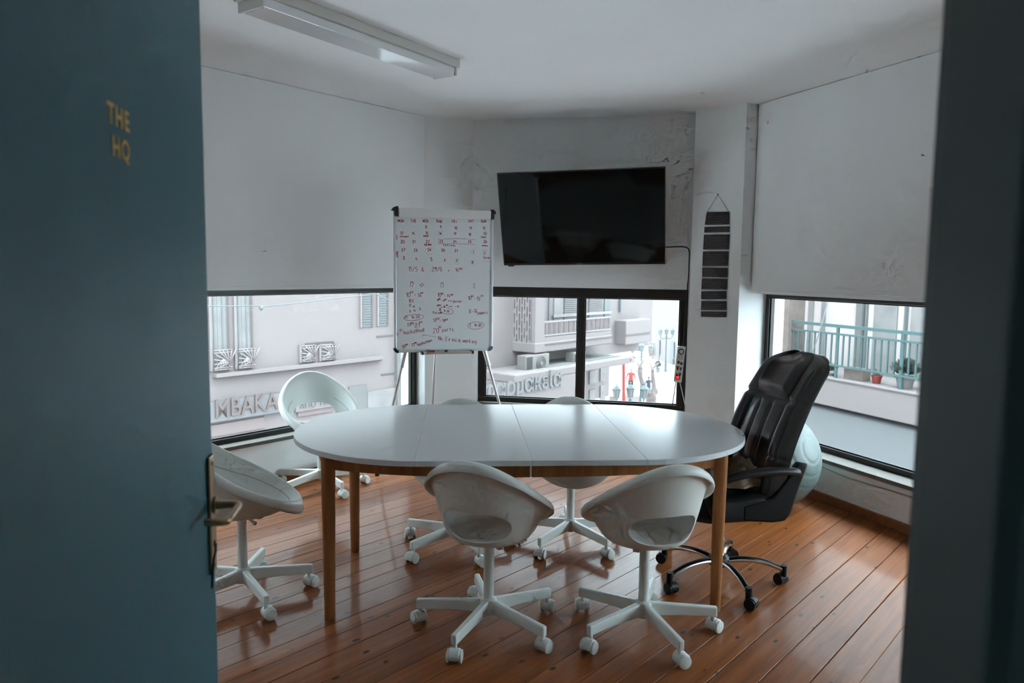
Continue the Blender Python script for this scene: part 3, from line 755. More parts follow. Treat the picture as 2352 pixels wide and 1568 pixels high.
# khaki bag lying on the seat
BAG = mat('khaki_canvas', (0.27, 0.215, 0.15), 0.85, noise=0.35, nscale=14, bump=0.3, bscale=300)
bagr = thing('canvas_bag', 'crumpled khaki canvas bag lying on the leather seat', 'bag', tuple(OC + V((0, 0, 0.505))), math.radians(-OH))
def bag_pt(u, w, top):
    x = w * 0.205 * (1 - 0.15 * abs(math.sin(u * 7))); y = lerp(-0.165, 0.19, u)
    if top:
        e = (1 - smoothstep(0.72, 1.0, abs(w))) * smoothstep(0, 0.15, u) * (1 - smoothstep(0.85, 1, u))
        z = 0.014 + e * (0.072 + 0.024 * math.sin(u * 11 + 3 * w) + 0.020 * math.sin(w * 9 - u * 6) + 0.014 * math.sin(u * 23 - w * 14) + 0.008 * math.sin(u * 41 + w * 33))
    else: z = 0.008 + 0.02 * smoothstep(0.6, 0.9, abs(w))
    return V((x, y, z + 0.012 * smoothstep(0.55, 0.9, abs(w))))
us = [i / 36 for i in range(37)]; w2 = [-1 + 2 * j / 36 for j in range(37)]
_keep = oc; oc = bagr
slab([[bag_pt(u, w, True) for w in w2] for u in us], [[bag_pt(u, w, False) for w in w2] for u in us], 'bag_body', BAG)
oc = _keep
for ww, uu in ((-0.75, 0.10), (0.78, 0.12)):
    s_ = 1 if ww > 0 else -1
    pts = catmull([V((s_ * 0.10, -0.05, 0.085)), V((s_ * 0.17, -0.10, 0.075)), V((s_ * 0.205, -0.17, 0.082)), V((s_ * 0.19, -0.195, 0.088)), V((s_ * 0.13, -0.155, 0.088)), V((s_ * 0.05, -0.08, 0.090))], 6)
    rows = [[p + V((0, 0, -0.013)), p + V((0.001, 0.002, 0.013))] for p in pts]
    m = MB(); m.grid(rows); o = m.build('strap', BAG, bagr, local=True, smooth=True); sd = o.modifiers.new('thick', 'SOLIDIFY'); sd.thickness = 0.003

# ================================================================== EXERCISE BALL
BALLM = mat('teal_rubber', (0.115, 0.152, 0.145), 0.45, spec=0.5, noise=0.05, nscale=6)
BR = 0.325; BC = V((1.715, 4.835, BR))
ax = V((0.55, -0.72, 0.35)).normalized()
m = MB(); rows = []
q = V((0, 0, 1)).rotation_difference(ax).to_matrix().to_4x4()
prof = []
for i in range(97):
    t = PI * i / 96; r_ = BR - (0.0035 if (i % 8) in (0,) and 4 < i < 92 else 0.0)
    prof.append((max(1e-4, r_ * math.sin(t)), -r_ * math.cos(t)))
m.lathe(prof, n=72); m.xform(Matrix.Translation(BC) @ q)
ball = m.build('exercise_ball', BALLM, smooth=True)
tag(ball, 'pale teal rubber exercise ball behind the black leather chair', 'ball')

# ================================================================== TELEVISION
TVW, TVH = 1.32, 1.32 / 1.74
tv = thing('television', 'large black flat television tilted down from the end wall', 'television', (0.536, 5.989, 1.36))
yaw, tilt, roll = math.radians(-13.07), math.radians(16.28), math.radians(1.1)
u_ = V((math.cos(yaw), math.sin(yaw), 0)); n_ = V((math.sin(yaw), -math.cos(yaw), 0))
v_ = V((0, 0, 1)) * math.cos(tilt) + n_ * math.sin(tilt)
tu = u_ * math.cos(roll) + v_ * math.sin(roll); tvv = -u_ * math.sin(roll) + v_ * math.cos(roll); tn = tu.cross(tvv).normalized()
if tn.y > 0: tn = -tn
tc_ = V((0.536, 5.989, 1.958))
TM = Matrix((tu, tvv, tn)).transposed().to_4x4(); TM.translation = tc_
TVB = mat('tv_black_frame', (0.008, 0.008, 0.009), 0.35)
TVS = mat('tv_screen', (0.004, 0.0042, 0.0045), 0.06, spec=0.22)
m = MB(); m.box((0, 0, -0.020), (TVW, TVH, 0.034)); m.xform(TM); m.build('housing', TVB, tv, bevel=0.004)
m = MB(); m.box((0, 0.004, -0.0015), (TVW - 0.016, TVH - 0.026, 0.004)); m.xform(TM); m.build('screen', TVS, tv)
for (x0, x1, y0, y1) in ((-TVW / 2, TVW / 2, TVH / 2 - 0.008, TVH / 2), (-TVW / 2, TVW / 2, -TVH / 2, -TVH / 2 + 0.017), (-TVW / 2, -TVW / 2 + 0.008, -TVH / 2, TVH / 2), (TVW / 2 - 0.008, TVW / 2, -TVH / 2, TVH / 2)):
    m = MB(); m.box(((x0 + x1) / 2, (y0 + y1) / 2, 0.0), (x1 - x0, y1 - y0, 0.007)); m.xform(TM); m.build('bezel', TVB, tv, bevel=0.001)
m = MB(); m.box((0, -0.08, -0.055), (0.75, 0.42, 0.04)); m.xform(TM); m.build('rear_cover', TVB, tv, bevel=0.01)
m = MB(); m.box((-TVW / 2 + 0.06, -TVH / 2 - 0.006, -0.012), (0.05, 0.012, 0.02)); m.xform(TM); m.build('sensor', TVB, tv, bevel=0.002)
m = MB(); m.box((-0.03, -TVH / 2 + 0.008, 0.0036), (0.055, 0.008, 0.0008)); m.xform(TM); m.build('badge', mat('grey_badge', (0.16, 0.16, 0.17), 0.4, metal=0.5), tv)
# wall bracket
wp = TA + dT * ((tc_ - TA).dot(dT)); wp = V((wp.x, wp.y, 0))
m = MB(); wall_piece(m, wp, dT, nT, -0.16, 0.16, 1.78, 2.10, 0.001, 0.012); m.build('wall_plate', BLACKP, tv)
for s_ in (-0.12, 0.12):
    m = MB(); a = wp + dT * s_ + nT * 0.012 + V((0, 0, 1.94)); b = tc_ + tu * s_ - tn * 0.055; m.tube([a, b], 0.014, 8); m.build('bracket_arm', BLACKP, tv, smooth=True, angle=40)

# cable of the television
cb = tc_ + tu * (TVW / 2 - 0.02) - tvv * 0.255 - tn * 0.04
jamb_top = CA + V((-0.004, -0.004, 0))
def on_T(s, z, o=0.004): return TA + dT * s + nT * o + V((0, 0, z))
pts = catmull([cb, on_T(1.70, 1.745, 0.06), on_T(1.79, 1.74, 0.10), CA + V((-0.012, 0.012, 1.70)), CA + V((-0.010, 0.016, 1.60)), on_T(1.818, 1.50, 0.016), on_T(1.812, 1.42, 0.012), on_T(1.806, 1.20, 0.012), on_T(1.80, 1.02, 0.012), on_T(1.79, 0.93, 0.02)], 6)
m = MB(); m.tube(pts, 0.0048, 8); tag(m.build('television_cable', BLACKP, smooth=True), 'thin black cable hanging from the television to the power strip', 'cable')

# ================================================================== POWER STRIP
WP = mat('white_plastic', (0.70, 0.70, 0.68), 0.4)
ps0 = on_plane(1566, 795, TA + nT * 0.03, nT); ps1 = on_plane(1556, 877, TA + nT * 0.03, nT)
psd = (ps0 - ps1).normalized(); psl = (ps0 - ps1).length; psx = psd.cross(nT).normalized()
if psx.dot(dT) < 0: psx = -psx
PM = Matrix((psx, psd, nT)).transposed().to_4x4(); PM.translation = (ps0 + ps1) / 2
strip = thing('power_strip', 'white power strip with red switch hanging by the window', 'power strip', tuple(ps1))
m = MB(); m.box((0, 0, 0), (0.066, psl, 0.036)); m.xform(PM); m.build('strip_body', WP, strip, bevel=0.007)
for k in range(5):
    yy = psl / 2 - 0.042 - k * 0.047
    Mz = PM @ Matrix.Translation(V((0, yy, 0.018)))
    if k == 0:
        m = MB(); rows = [[V(((0.021 + 0.0035 * math.cos(b)) * math.cos(a), (0.021 + 0.0035 * math.cos(b)) * math.sin(a), 0.002 + 0.0035 * math.sin(b))) for a in [2 * PI * i / 24 for i in range(24)]] for b in [2 * PI * j / 8 for j in range(9)]]
        m.grid(rows, closed=True); m.xform(Mz); m.build('black_ring', BLACKP, strip, smooth=True)
    elif k == 1:
        m = MB(); rows = [[V(((0.018 + 0.002 * math.cos(b)) * math.cos(a), (0.018 + 0.002 * math.cos(b)) * math.sin(a), 0.001 + 0.002 * math.sin(b))) for a in [2 * PI * i / 24 for i in range(24)]] for b in [2 * PI * j / 8 for j in range(9)]]
        m.grid(rows, closed=True); m.xform(Mz); sk = m.build('socket', mat('grey_socket', (0.42, 0.42, 0.41), 0.5), strip, smooth=True)
        for s_ in (-1, 1):
            m = MB(); m.tube([(s_ * 0.007, 0.004 * s_, -0.001), (s_ * 0.007, 0.004 * s_, 0.0015)], 0.0028, 8); m.xform(Mz); m.build('hole', BLACKP, sk)
    else:
        for s_ in (-1, 1):
            m = MB(); m.box((s_ * 0.013, 0.004 * s_ * (k - 3), 0.004), (0.009, 0.024, 0.008), Matrix.Rotation(0.25 * (k - 3), 4, 'Z')); m.xform(Mz); m.build('plug_slot', BLACKP, strip, bevel=0.002)
m = MB(); m.box((-0.004, -psl / 2 + 0.042, 0.019), (0.034, 0.036, 0.006)); m.xform(PM); m.build('switch_frame', BLACKP, strip, bevel=0.002)
m = MB(); m.box((-0.004, -psl / 2 + 0.042, 0.022), (0.024, 0.026, 0.008)); m.xform(PM)
m.build('switch', mat('red_lit_switch', (0.75, 0.02, 0.01), 0.3, emit=(1.0, 0.07, 0.03), estr=0.75), strip, bevel=0.003)
bot = ps1
for k, (e_, nm) in enumerate(((on_plane(1542, 945, TA + nT * 0.03, nT), 'strip_cord'), (on_plane(1577, 946, TA + nT * 0.03, nT), 'strip_cord'))):
    s_ = bot + psx * (-0.012 if k == 0 else 0.02)
    ex = e_ + (e_ - s_) * 0.9
    m = MB(); m.tube(catmull([s_, s_ + (e_ - s_) * 0.5 + nT * 0.004, e_, V((ex.x, ex.y, max(0.02, ex.z)))], 6), 0.0042, 8); m.build(nm, BLACKP if k == 0 else WP, strip, smooth=True)

# ================================================================== FLIP CHART
BLp = V((-0.812, 5.085, 0)); BRp = V((-0.140, 5.300, 0)); dB = (BRp - BLp).normalized(); nB = V((dB.y, -dB.x, 0))
BWd = (BRp - BLp).length; BZ0, BZ1 = 0.967, 1.950
WHITEB = mat('whiteboard_enamel', (0.735, 0.775, 0.785), 0.16, spec=0.5)
ALU = mat('satin_aluminium', (0.66, 0.69, 0.70), 0.35, metal=0.6)
CORN = mat('dark_corner_plastic', (0.02, 0.022, 0.025), 0.4)
CORB = mat('blue_grey_corner_plastic', (0.10, 0.18, 0.25), 0.4)
fc = thing('flip_chart', 'white flip chart easel with red handwriting and calendar', 'whiteboard', tuple((BLp + BRp) / 2))
def bpiece(a0, a1, z0, z1, o0, o1, nm, mt, par=None, bv=0.003):
    m = MB(); wall_piece(m, BLp, dB, nB, a0, a1, z0, z1, o0, o1); return m.build(nm, mt, par or fc, bevel=bv)
board = bpiece(0.012, BWd - 0.012, BZ0 + 0.012, BZ1 - 0.012, -0.018, -0.002, 'board', WHITEB)
for a0, a1, z0, z1 in ((0.03, BWd - 0.03, BZ0, BZ0 + 0.020), (0.0, 0.018, BZ0 + 0.03, BZ1 - 0.02), (BWd - 0.018, BWd, BZ0 + 0.03, BZ1 - 0.02), (0.03, BWd - 0.03, BZ1 - 0.02, BZ1)):
    bpiece(a0, a1, z0, z1, -0.022, 0.003, 'frame_rail', ALU)
def corner(a, z, sx, sz, mt):
    m = MB(); pts = []
    for i in range(9):
        t = PI / 2 * i / 8; pts.append((a + sx * (0.033 - 0.033 * math.cos(t)) - 0.0, z + sz * (0.033 - 0.033 * math.sin(t))))
    pts = [(a + sx * 0.034, z), ] + [(a + sx * (0.030 - 0.030 * math.sin(t)), z + sz * (0.030 - 0.030 * math.cos(t))) for t in [PI / 2 * i / 8 for i in range(9)]] + [(a, z + sz * 0.034), (a + sx * 0.019, z + sz * 0.034), (a + sx * 0.021, z + sz * 0.022), (a + sx * 0.034, z + sz * 0.020)]
    n = len(pts); vs_ = [BLp + dB * p[0] + nB * 0.006 + V((0, 0, p[1])) for p in pts] + [BLp + dB * p[0] - nB * 0.024 + V((0, 0, p[1])) for p in pts]
    m.add(vs_, [tuple(range(n)), tuple(range(2 * n - 1, n - 1, -1))] + [(i, n + i, n + (i + 1) % n, (i + 1) % n) for i in range(n)])
    m.build('corner_cap', mt, fc)
corner(-0.002, BZ0 - 0.002, 1, 1, CORN); corner(BWd + 0.002, BZ0 - 0.002, -1, 1, CORB)
# paper clamp at the top
bpiece(0.028, BWd - 0.022, BZ1 - 0.058, BZ1 + 0.006, 0.004, 0.026, 'paper_clamp', WP, bv=0.009)
for a0, a1, s_ in ((-0.016, 0.028, -1), (BWd - 0.022, BWd + 0.010, 1)):
    m = MB(); prof = [(0, -0.052), (0.022 * 1, -0.058), (0.022, 0.010)]
    w_ = a1 - a0; pts = []
    for i in range(9):
        t = PI / 2 * i / 8; pts.append((w_ * math.sin(t), 0.014 - 0.030 * (1 - math.cos(t))))
    pts = [(0, 0.014)] + pts[1:] + [(w_ * 0.62, -0.018), (w_ * 0.55, -0.052), (0, -0.056)]
    P = [((a1 - p[0]) if s_ < 0 else (a0 + p[0]), BZ1 + p[1]) for p in pts]
    n = len(P); vs_ = [BLp + dB * p[0] + nB * 0.030 + V((0, 0, p[1])) for p in P] + [BLp + dB * p[0] - nB * 0.010 + V((0, 0, p[1])) for p in P]
    m.add(vs_, [tuple(range(n)), tuple(range(2 * n - 1, n - 1, -1))] + [(i, n + i, n + (i + 1) % n, (i + 1) % n) for i in range(n)])
    m.build('clamp_end', CORN, fc)
# pen tray
bpiece(0.190, 0.545, BZ0 - 0.010, BZ0 - 0.002, 0.0, 0.055, 'pen_tray', ALU, bv=0.002)
bpiece(0.190, 0.545, BZ0 - 0.010, BZ0 + 0.004, 0.050, 0.056, 'tray_lip', mat('bronze_lip', (0.45, 0.36, 0.29), 0.4, metal=0.3), bv=0.002)
for a in (0.183, 0.540): bpiece(a, a + 0.014, BZ0 - 0.013, BZ0 + 0.008, 0.0, 0.058, 'tray_end', CORN, bv=0.002)
def marker(a, length, colr, label):
    p = BLp + dB * a + nB * 0.028 + V((0, 0, BZ0 + 0.0065)); q_ = p + dB * length
    r = thing('marker_pen', label, 'marker', tuple(p + dB * (length / 2) + V((0, 0, -0.008))))
    m = MB(); m.tube([p, p + dB * (length * 0.68)], 0.008, 12); m.build('barrel', mat(label[:9] + 'barrel', colr[0], 0.4), r, smooth=True, angle=40)
    m = MB(); m.tube([p + dB * (length * 0.681), q_], 0.0085, 12); m.build('cap', mat(label[:9] + 'cap', colr[1], 0.4), r, smooth=True, angle=40)
marker(0.243, 0.036, ((0.35, 0.03, 0.02), (0.30, 0.02, 0.015)), 'short red marker on the flip chart tray')
marker(0.306, 0.062, ((0.45, 0.46, 0.46), (0.03, 0.03, 0.035)), 'white marker with a dark cap on the flip chart tray')
# legs
def leg(p, q_, r0=0.012, foot=True):
    m = MB(); k = 0.22; mid = p + (q_ - p) * k
    m.tube([p, mid], r0 + 0.003, 12); lo = m.build('leg', ALU, fc, smooth=True, angle=40)
    m = MB(); m.tube([mid, q_], r0 - 0.002, 12); m.build('lower_tube', ALU, lo, smooth=True, angle=40)
    m = MB(); m.tube([mid - (q_ - p).normalized() * 0.006, mid + (q_ - p).normalized() * 0.012], r0 + 0.005, 12); m.build('leg_clamp', ALU, lo, smooth=True, angle=40)
    m = MB(); m.tube([V((q_.x, q_.y, 0.0)), V((q_.x, q_.y, 0.034))], 0.016, 12); m.build('rubber_foot', BLACKP, lo, smooth=True, angle=40)
lf = at_z(866, 1092, 0.0); rf = at_z(1190, 1088, 0.0)
leg(BLp + dB * 0.115 - nB * 0.045 + V((0, 0, 1.10)), lf + V((0, 0, 0.02)))
leg(BLp + dB * 0.62 - nB * 0.045 + V((0, 0, 1.10)), rf + V((0, 0, 0.02)))
mid_ = (BLp + BRp) / 2
leg(mid_ - nB * 0.035 + dB * -0.02 + V((0, 0, 1.75)), mid_ + dB * 0.025 - nB * 0.62 + V((0, 0, 0.02)), 0.011)

# ---- handwriting: single strokes laid on the board as thin ribbons
GL = {'0': '2,0 .5,1.5 .5,5 2,6.5 3.5,5 3.5,1.5 2,0', '1': '.8,5 2,6.5 2,0', '2': '.5,5 1.5,6.5 3,6.2 3.3,4.6 .5,0 3.6,.2', '3': '.5,5.8 2,6.5 3.3,5.4 1.8,3.6 3.5,2 2,0 .4,.8',
 '4': '2,6.5 .3,2.4 3.6,2.6|2.8,4 2.6,0', '5': '3.4,6.4 1,6.3 .8,3.6 2.6,3.8 3.4,1.8 2,0 .5,.4', '6': '3,6.5 1,4 .6,1.5 2,0 3.4,1.4 2.4,3 .8,2', '7': '.4,6.2 3.6,6.4 1.6,0|.9,3.2 3,3.4',
 '8': '2,3.5 .7,5 2,6.5 3.3,5 2,3.5 .5,1.6 2,0 3.5,1.6 2,3.5', '9': '3.3,4.8 2,3.4 .7,4.8 2,6.5 3.3,5 2.8,2 1.6,0',
 'A': '.2,0 2,6.5 3.8,0|.9,2.4 3.1,2.4', 'B': '.6,0 .6,6.5 2.8,6 2.6,3.6 .6,3.4 3.2,3 3.2,.6 .6,0', 'D': '.6,0 .6,6.5 3,5.6 3.6,3 2.8,.6 .6,0', 'E': '3.2,6.4 .6,6.5 .6,0 3.4,.1|.6,3.4 2.8,3.5',
 'F': '3.4,6.5 .6,6.4 .6,0|.6,3.4 2.8,3.5', 'H': '.6,0 .6,6.5|3.4,0 3.4,6.5|.6,3.2 3.4,3.4', 'I': '2,0 2,6.5', 'J': '1,6.4 3.6,6.4|2.6,6.4 2.4,1 1.4,0 .4,.9', 'K': '.6,0 .6,6.5|3.4,6.4 .7,3 3.5,0',
 'L': '.7,6.5 .6,0 3.4,.1', 'M': '.2,0 .6,6.5 2,2.6 3.4,6.5 3.8,0', 'N': '.4,0 .5,6.5 3.4,.2 3.5,6.5', 'O': '2,0 .3,1.8 .5,5 2,6.5 3.6,5 3.6,1.6 2,0', 'P': '.6,0 .6,6.5 2.8,6.2 3.2,4.4 .7,3.2',
 'R': '.6,0 .6,6.5 2.8,6.2 3,4.4 .7,3.2 3.4,0', 'S': '3.2,5.8 2,6.5 .6,5.2 3.3,2.2 2.2,0 .4,.7', 'T': '.1,6.4 3.9,6.5|2,6.4 2,0', 'U': '.5,6.5 .6,1.4 2,0 3.3,1.2 3.5,6.5', 'V': '.3,6.5 2,0 3.7,6.5',
 'W': '.1,6.5 1,0 2,4.4 3,0 3.9,6.5', 'Y': '.3,6.5 2,3.2 3.7,6.5|2,3.2 2,0', 'Π': '.5,0 .5,6.4 3.5,6.4 3.5,0|-.1,6.4 4.1,6.4', 'Σ': '3.4,6.4 .6,6.4 2.2,3.3 .4,0 3.6,.1', 'G': '3.4,5.8 2,6.5 .5,4.6 .6,1.4 2,0 3.4,1 3.4,2.8 2,2.8',
 'a': '3,3.8 1.2,4 .5,1.6 1.5,0 3,1.4 3,4|3,1.4 3.6,0', 'b': '.6,6.5 .6,0 2.6,.2 3.2,2 2.2,3.8 .7,2.8', 'c': '3.2,3.4 1.8,4.2 .6,2 1.6,0 3.2,.7', 'e': '.7,2 3.1,2.4 2.2,4.1 .8,3 .8,1 2,0 3.3,.8', 'f': '3.2,6 2.2,6.5 1.6,5 1.6,0|.5,3.6 3,3.7',
 'g': '3,3.8 1.4,4.1 .6,2 1.6,.4 3,1.8 3,4 2.8,-1.6 1.2,-2.2', 'h': '.7,6.5 .7,0|.7,2.8 2.2,4 3,3 3,0', 'i': '2,4 2,0|2,5.3 2.1,5.7', 'k': '.7,6.5 .7,0|3,4 .8,1.9 3.2,0', 'l': '2,6.5 2,0', 'm': '.2,4 .2,0|.2,3 1.2,4 2,3 2,0|2,3 3,4 3.8,3 3.8,0',
 'n': '.7,4 .7,0|.7,3 2.2,4 3.1,3 3.1,0', 'o': '2,0 .6,1.4 .9,3.6 2.2,4 3.3,2.6 3,.6 2,0', 'p': '.7,4 .6,-2|.7,3.2 2.2,4 3.2,2.4 2.2,.2 .7,.8', 'r': '.9,4 .9,0|.9,2.8 2,4 3,3.7', 's': '3,3.6 1.6,4 .9,3 2.9,1.2 1.8,0 .6,.4',
 't': '1.8,6 1.7,.6 2.8,0|.5,4.1 3.3,4.2', 'u': '.7,4 .8,.8 2,0 3,1|3,4 3.1,0', 'v': '.5,4 1.9,0 3.3,4', 'w': '.2,4 1,0 2,3 3,0 3.8,4', 'y': '.6,4 1.8,1|3.3,4 1.4,-2', 'z': '.6,4 3.2,4 .6,0 3.3,0', 'd': '3,6.5 3,0|3,3 1.6,4 .6,2 1.6,0 3,1',
 '-': '.6,2.6 3.2,2.8', '&': '3.6,0 .9,4.6 1.6,6.4 2.6,5.2 .5,2 1.4,0 3.4,2.4', '/': '.4,-.6 3.4,6.8', '>': '0,2.6 3.8,2.8|2.6,4.2 3.9,2.8 2.6,1.2', '?': '.7,5.2 1.8,6.5 3.2,5.2 2,3 2,1.8|2,.4 2.1,0', ',': '2,.4 1.4,-1', ':': '2,3.6 2.1,3.4|2,.8 2.1,.6', '.': '2,.2 2.1,0', "'": '2,6.5 1.8,5.2',
 'λ': '.6,6.5 3.4,0|1.8,3.8 .5,0', 'ω': '.8,4 .4,1 1.2,0 2,1.4 2.8,0 3.6,1 3.2,4', 'ρ': '.7,-2 .7,2.6 2,4 3.2,2.4 2,.2 .8,1', 'ά': '3,4 2.4,.6 1.2,0 .5,2 1.6,4 3.4,0|2.4,6.4 2,5.2'}
def ribbon(mb, pts, w, nrm):
    pts = [V(p) for p in pts]
    L_ = []; R_ = []
    for i, p in enumerate(pts):
        d = (pts[min(i + 1, len(pts) - 1)] - pts[max(i - 1, 0)])
        if d.length < 1e-9: continue
        s_ = d.normalized().cross(nrm) * (w / 2); L_.append(p + s_); R_.append(p - s_)
    if len(L_) > 1: mb.grid([L_, R_])
def write(mb, txt, o, ex, ey, hgt, w, nrm, jit=0.35, adv=4.7):
    """o lower left corner, ex/ey unit axes, hgt capital height"""
    k = hgt / 6.5; x = 0.0; rnd = random.Random(hash_s(txt) + int(o.x * 9999))
    for ch in txt:
        if ch == ' ': x += adv * 0.75; continue
        g = GL.get(ch)
        if g:
            dy = rnd.uniform(-jit, jit)
            for st in g.split('|'):
                P = [tuple(map(float, a.split(','))) for a in st.split()]
                P = [(a + rnd.uniform(-jit, jit) * 0.4, b + dy + rnd.uniform(-jit, jit) * 0.4) for a, b in P]
                W = [o + ex * ((x + a) * k) + ey * (b * k) for a, b in P]
                ribbon(mb, catmull(W, 3) if len(W) > 2 else W, w, nrm)
        x += adv * (0.62 if ch in "1Iil.,:'" else 1.0)
def hash_s(t): return sum((i + 1) * ord(c) for i, c in enumerate(t))
INK = mat('red_marker_ink', (0.36, 0.016, 0.022), 0.5); INKB = mat('blue_grey_marker_ink', (0.10, 0.17, 0.22), 0.5)
bo = BLp + nB * 0.0 ; boff = -0.0014
def bd(px, py): return on_plane(px, py, BLp + nB * boff, nB)
def z1p(x, y): return (880 + x / 6.532, 440 + y / 6.532)
def z2p(x, y): return (880 + x / 7.129, 620 + y / 7.129)
PXM = 5.2 / FPX                          # metres per pixel of the photograph at the board
def bw(mb, f, s, txt, x, y, hpx, slope=0.0, adv=4.7, w=0.0021, rot=0.0):
    a = bd(*f(x, y)); d = dB.copy()
    ang = math.radians(-slope) + math.radians(rot); ex = dB * math.cos(ang) + V((0, 0, 1)) * math.sin(ang); ey = -dB * math.sin(ang) + V((0, 0, 1)) * math.cos(ang)
    write(mb, txt, a, ex, ey, hpx / s * PXM, w, nB, adv=adv)
def ell(mb, f, s, x, y, rx, ry, rot=0.0, w=0.0024, a0=0, a1=372):
    pts = []
    for i in range(33):
        t = math.radians(lerp(a0, a1, i / 32)); ca, sa = math.cos(math.radians(rot)), math.sin(math.radians(rot))
        ax_, ay_ = rx * math.cos(t), ry * math.sin(t); pts.append(bd(*f(x + ax_ * ca - ay_ * sa, y + ax_ * sa + ay_ * ca)))
    ribbon(mb, pts, w, nB)
m = MB(); S1 = 6.532
for t, x, y, h_ in (('MON', 220, 458, 40), ('TUE', 410, 458, 40), ('WED', 595, 458, 38), ('THU', 795, 465, 40), ('FRI', 1030, 465, 38), ('SAT', 1275, 460, 40), ('SUN', 1465, 463, 38),
    ('8', 630, 555, 46), ('9', 850, 550, 42), ('10', 1070, 565, 38), ('11', 1295, 565, 36), ('12', 1495, 563, 34), ('13', 255, 640, 40), ('14', 430, 645, 40), ('15', 635, 640, 38), ('16', 840, 645, 38), ('17', 1060, 648, 34), ('18', 1280, 660, 38), ('19', 1505, 655, 45),
    ('20', 260, 772, 45), ('21', 440, 772, 38), ('22', 640, 770, 40), ('23', 845, 768, 38), ('24', 1050, 768, 38), ('25', 1275, 770, 38), ('26', 1505, 770, 40), ('27', 275, 892, 40), ('28', 460, 900, 40), ('29', 665, 897, 38), ('30', 870, 900, 40), ('31', 1070, 908, 40), ('1', 1345, 925, 36), ('2', 1510, 940, 38),
    ('3', 295, 1020, 48), ('4', 485, 1025, 44), ('5', 710, 1040, 48), ('6', 915, 1042, 38), ('7', 1095, 1060, 40), ('8', 1330, 1080, 40)):
    bw(m, z1p, S1, t, x, y, h_, adv=5.0, w=0.0034)
for t, x, y, h_, a_ in (('terminal', 248, 682, 24, 5.0), ('EVENT', 605, 676, 22, 4.8), ('Athens', 1468, 690, 20, 4.4), ('MILANO', 620, 808, 26, 4.7), ('FESTIVAL', 903, 815, 22, 7.6), ('Athens', 1485, 818, 22, 4.6), ('Terza', 1500, 1005, 34, 3.9)):
    bw(m, z1p, S1, t, x, y, h_, adv=a_, w=0.0030)
bw(m, z1p, S1, 'MAY', 214, 716, 32, rot=90, adv=5.4, w=0.0034); bw(m, z1p, S1, 'JUNE', 222, 988, 36, rot=90, adv=4.6, w=0.0036)
ribbon(m, [bd(*z1p(x, y)) for x, y in ((825, 715), (1100, 703), (1375, 716), (1371, 793), (1100, 781), (823, 784), (825, 715))], 0.0018, nB)
ribbon(m, [bd(*z1p(x, y)) for x, y in ((1508, 1040), (1506, 1048), (1560, 1046), (1615, 1056), (1612, 1040))], 0.0016, nB)
m.build('calendar_writing', INK, board)['kind'] = 'stuff'
m = MB()
for x, y, rx, ry in ((862, 630, 44, 50), (1532, 635, 32, 40), (690, 892, 56, 52), (1352, 905, 38, 38), (1525, 905, 30, 36), (1110, 1050, 34, 38), (1346, 1062, 34, 36)): ell(m, z1p, S1, x, y, rx, ry, a0=20, a1=330, w=0.0010)
for x, y in ((320, 575), (893, 605), (1562, 610), (1566, 718), (735, 848), (1380, 880), (1556, 890), (1133, 1000), (1368, 1003)): bw(m, z1p, S1, "'", x - 14, y + 8, 22, w=0.0022)
m.build('blue_marks', INKB, board)['kind'] = 'stuff'
m = MB(); S2 = 7.129
for t, x, y, h_, sl, a_ in (('15/5', 375, 1190, 62, 2, 4.0), ('&', 575, 1195, 62, 0, 4.6), ('29/5', 728, 1192, 62, 2, 4.2), ('>', 970, 1203, 40, 0, 4.6), ('14', 1078, 1208, 62, 0, 4.4), ('00', 1150, 1172, 26, -6, 6.0)):
    bw(m, z1p, S1, t, x, y, h_, slope=sl, adv=a_, w=0.0029)
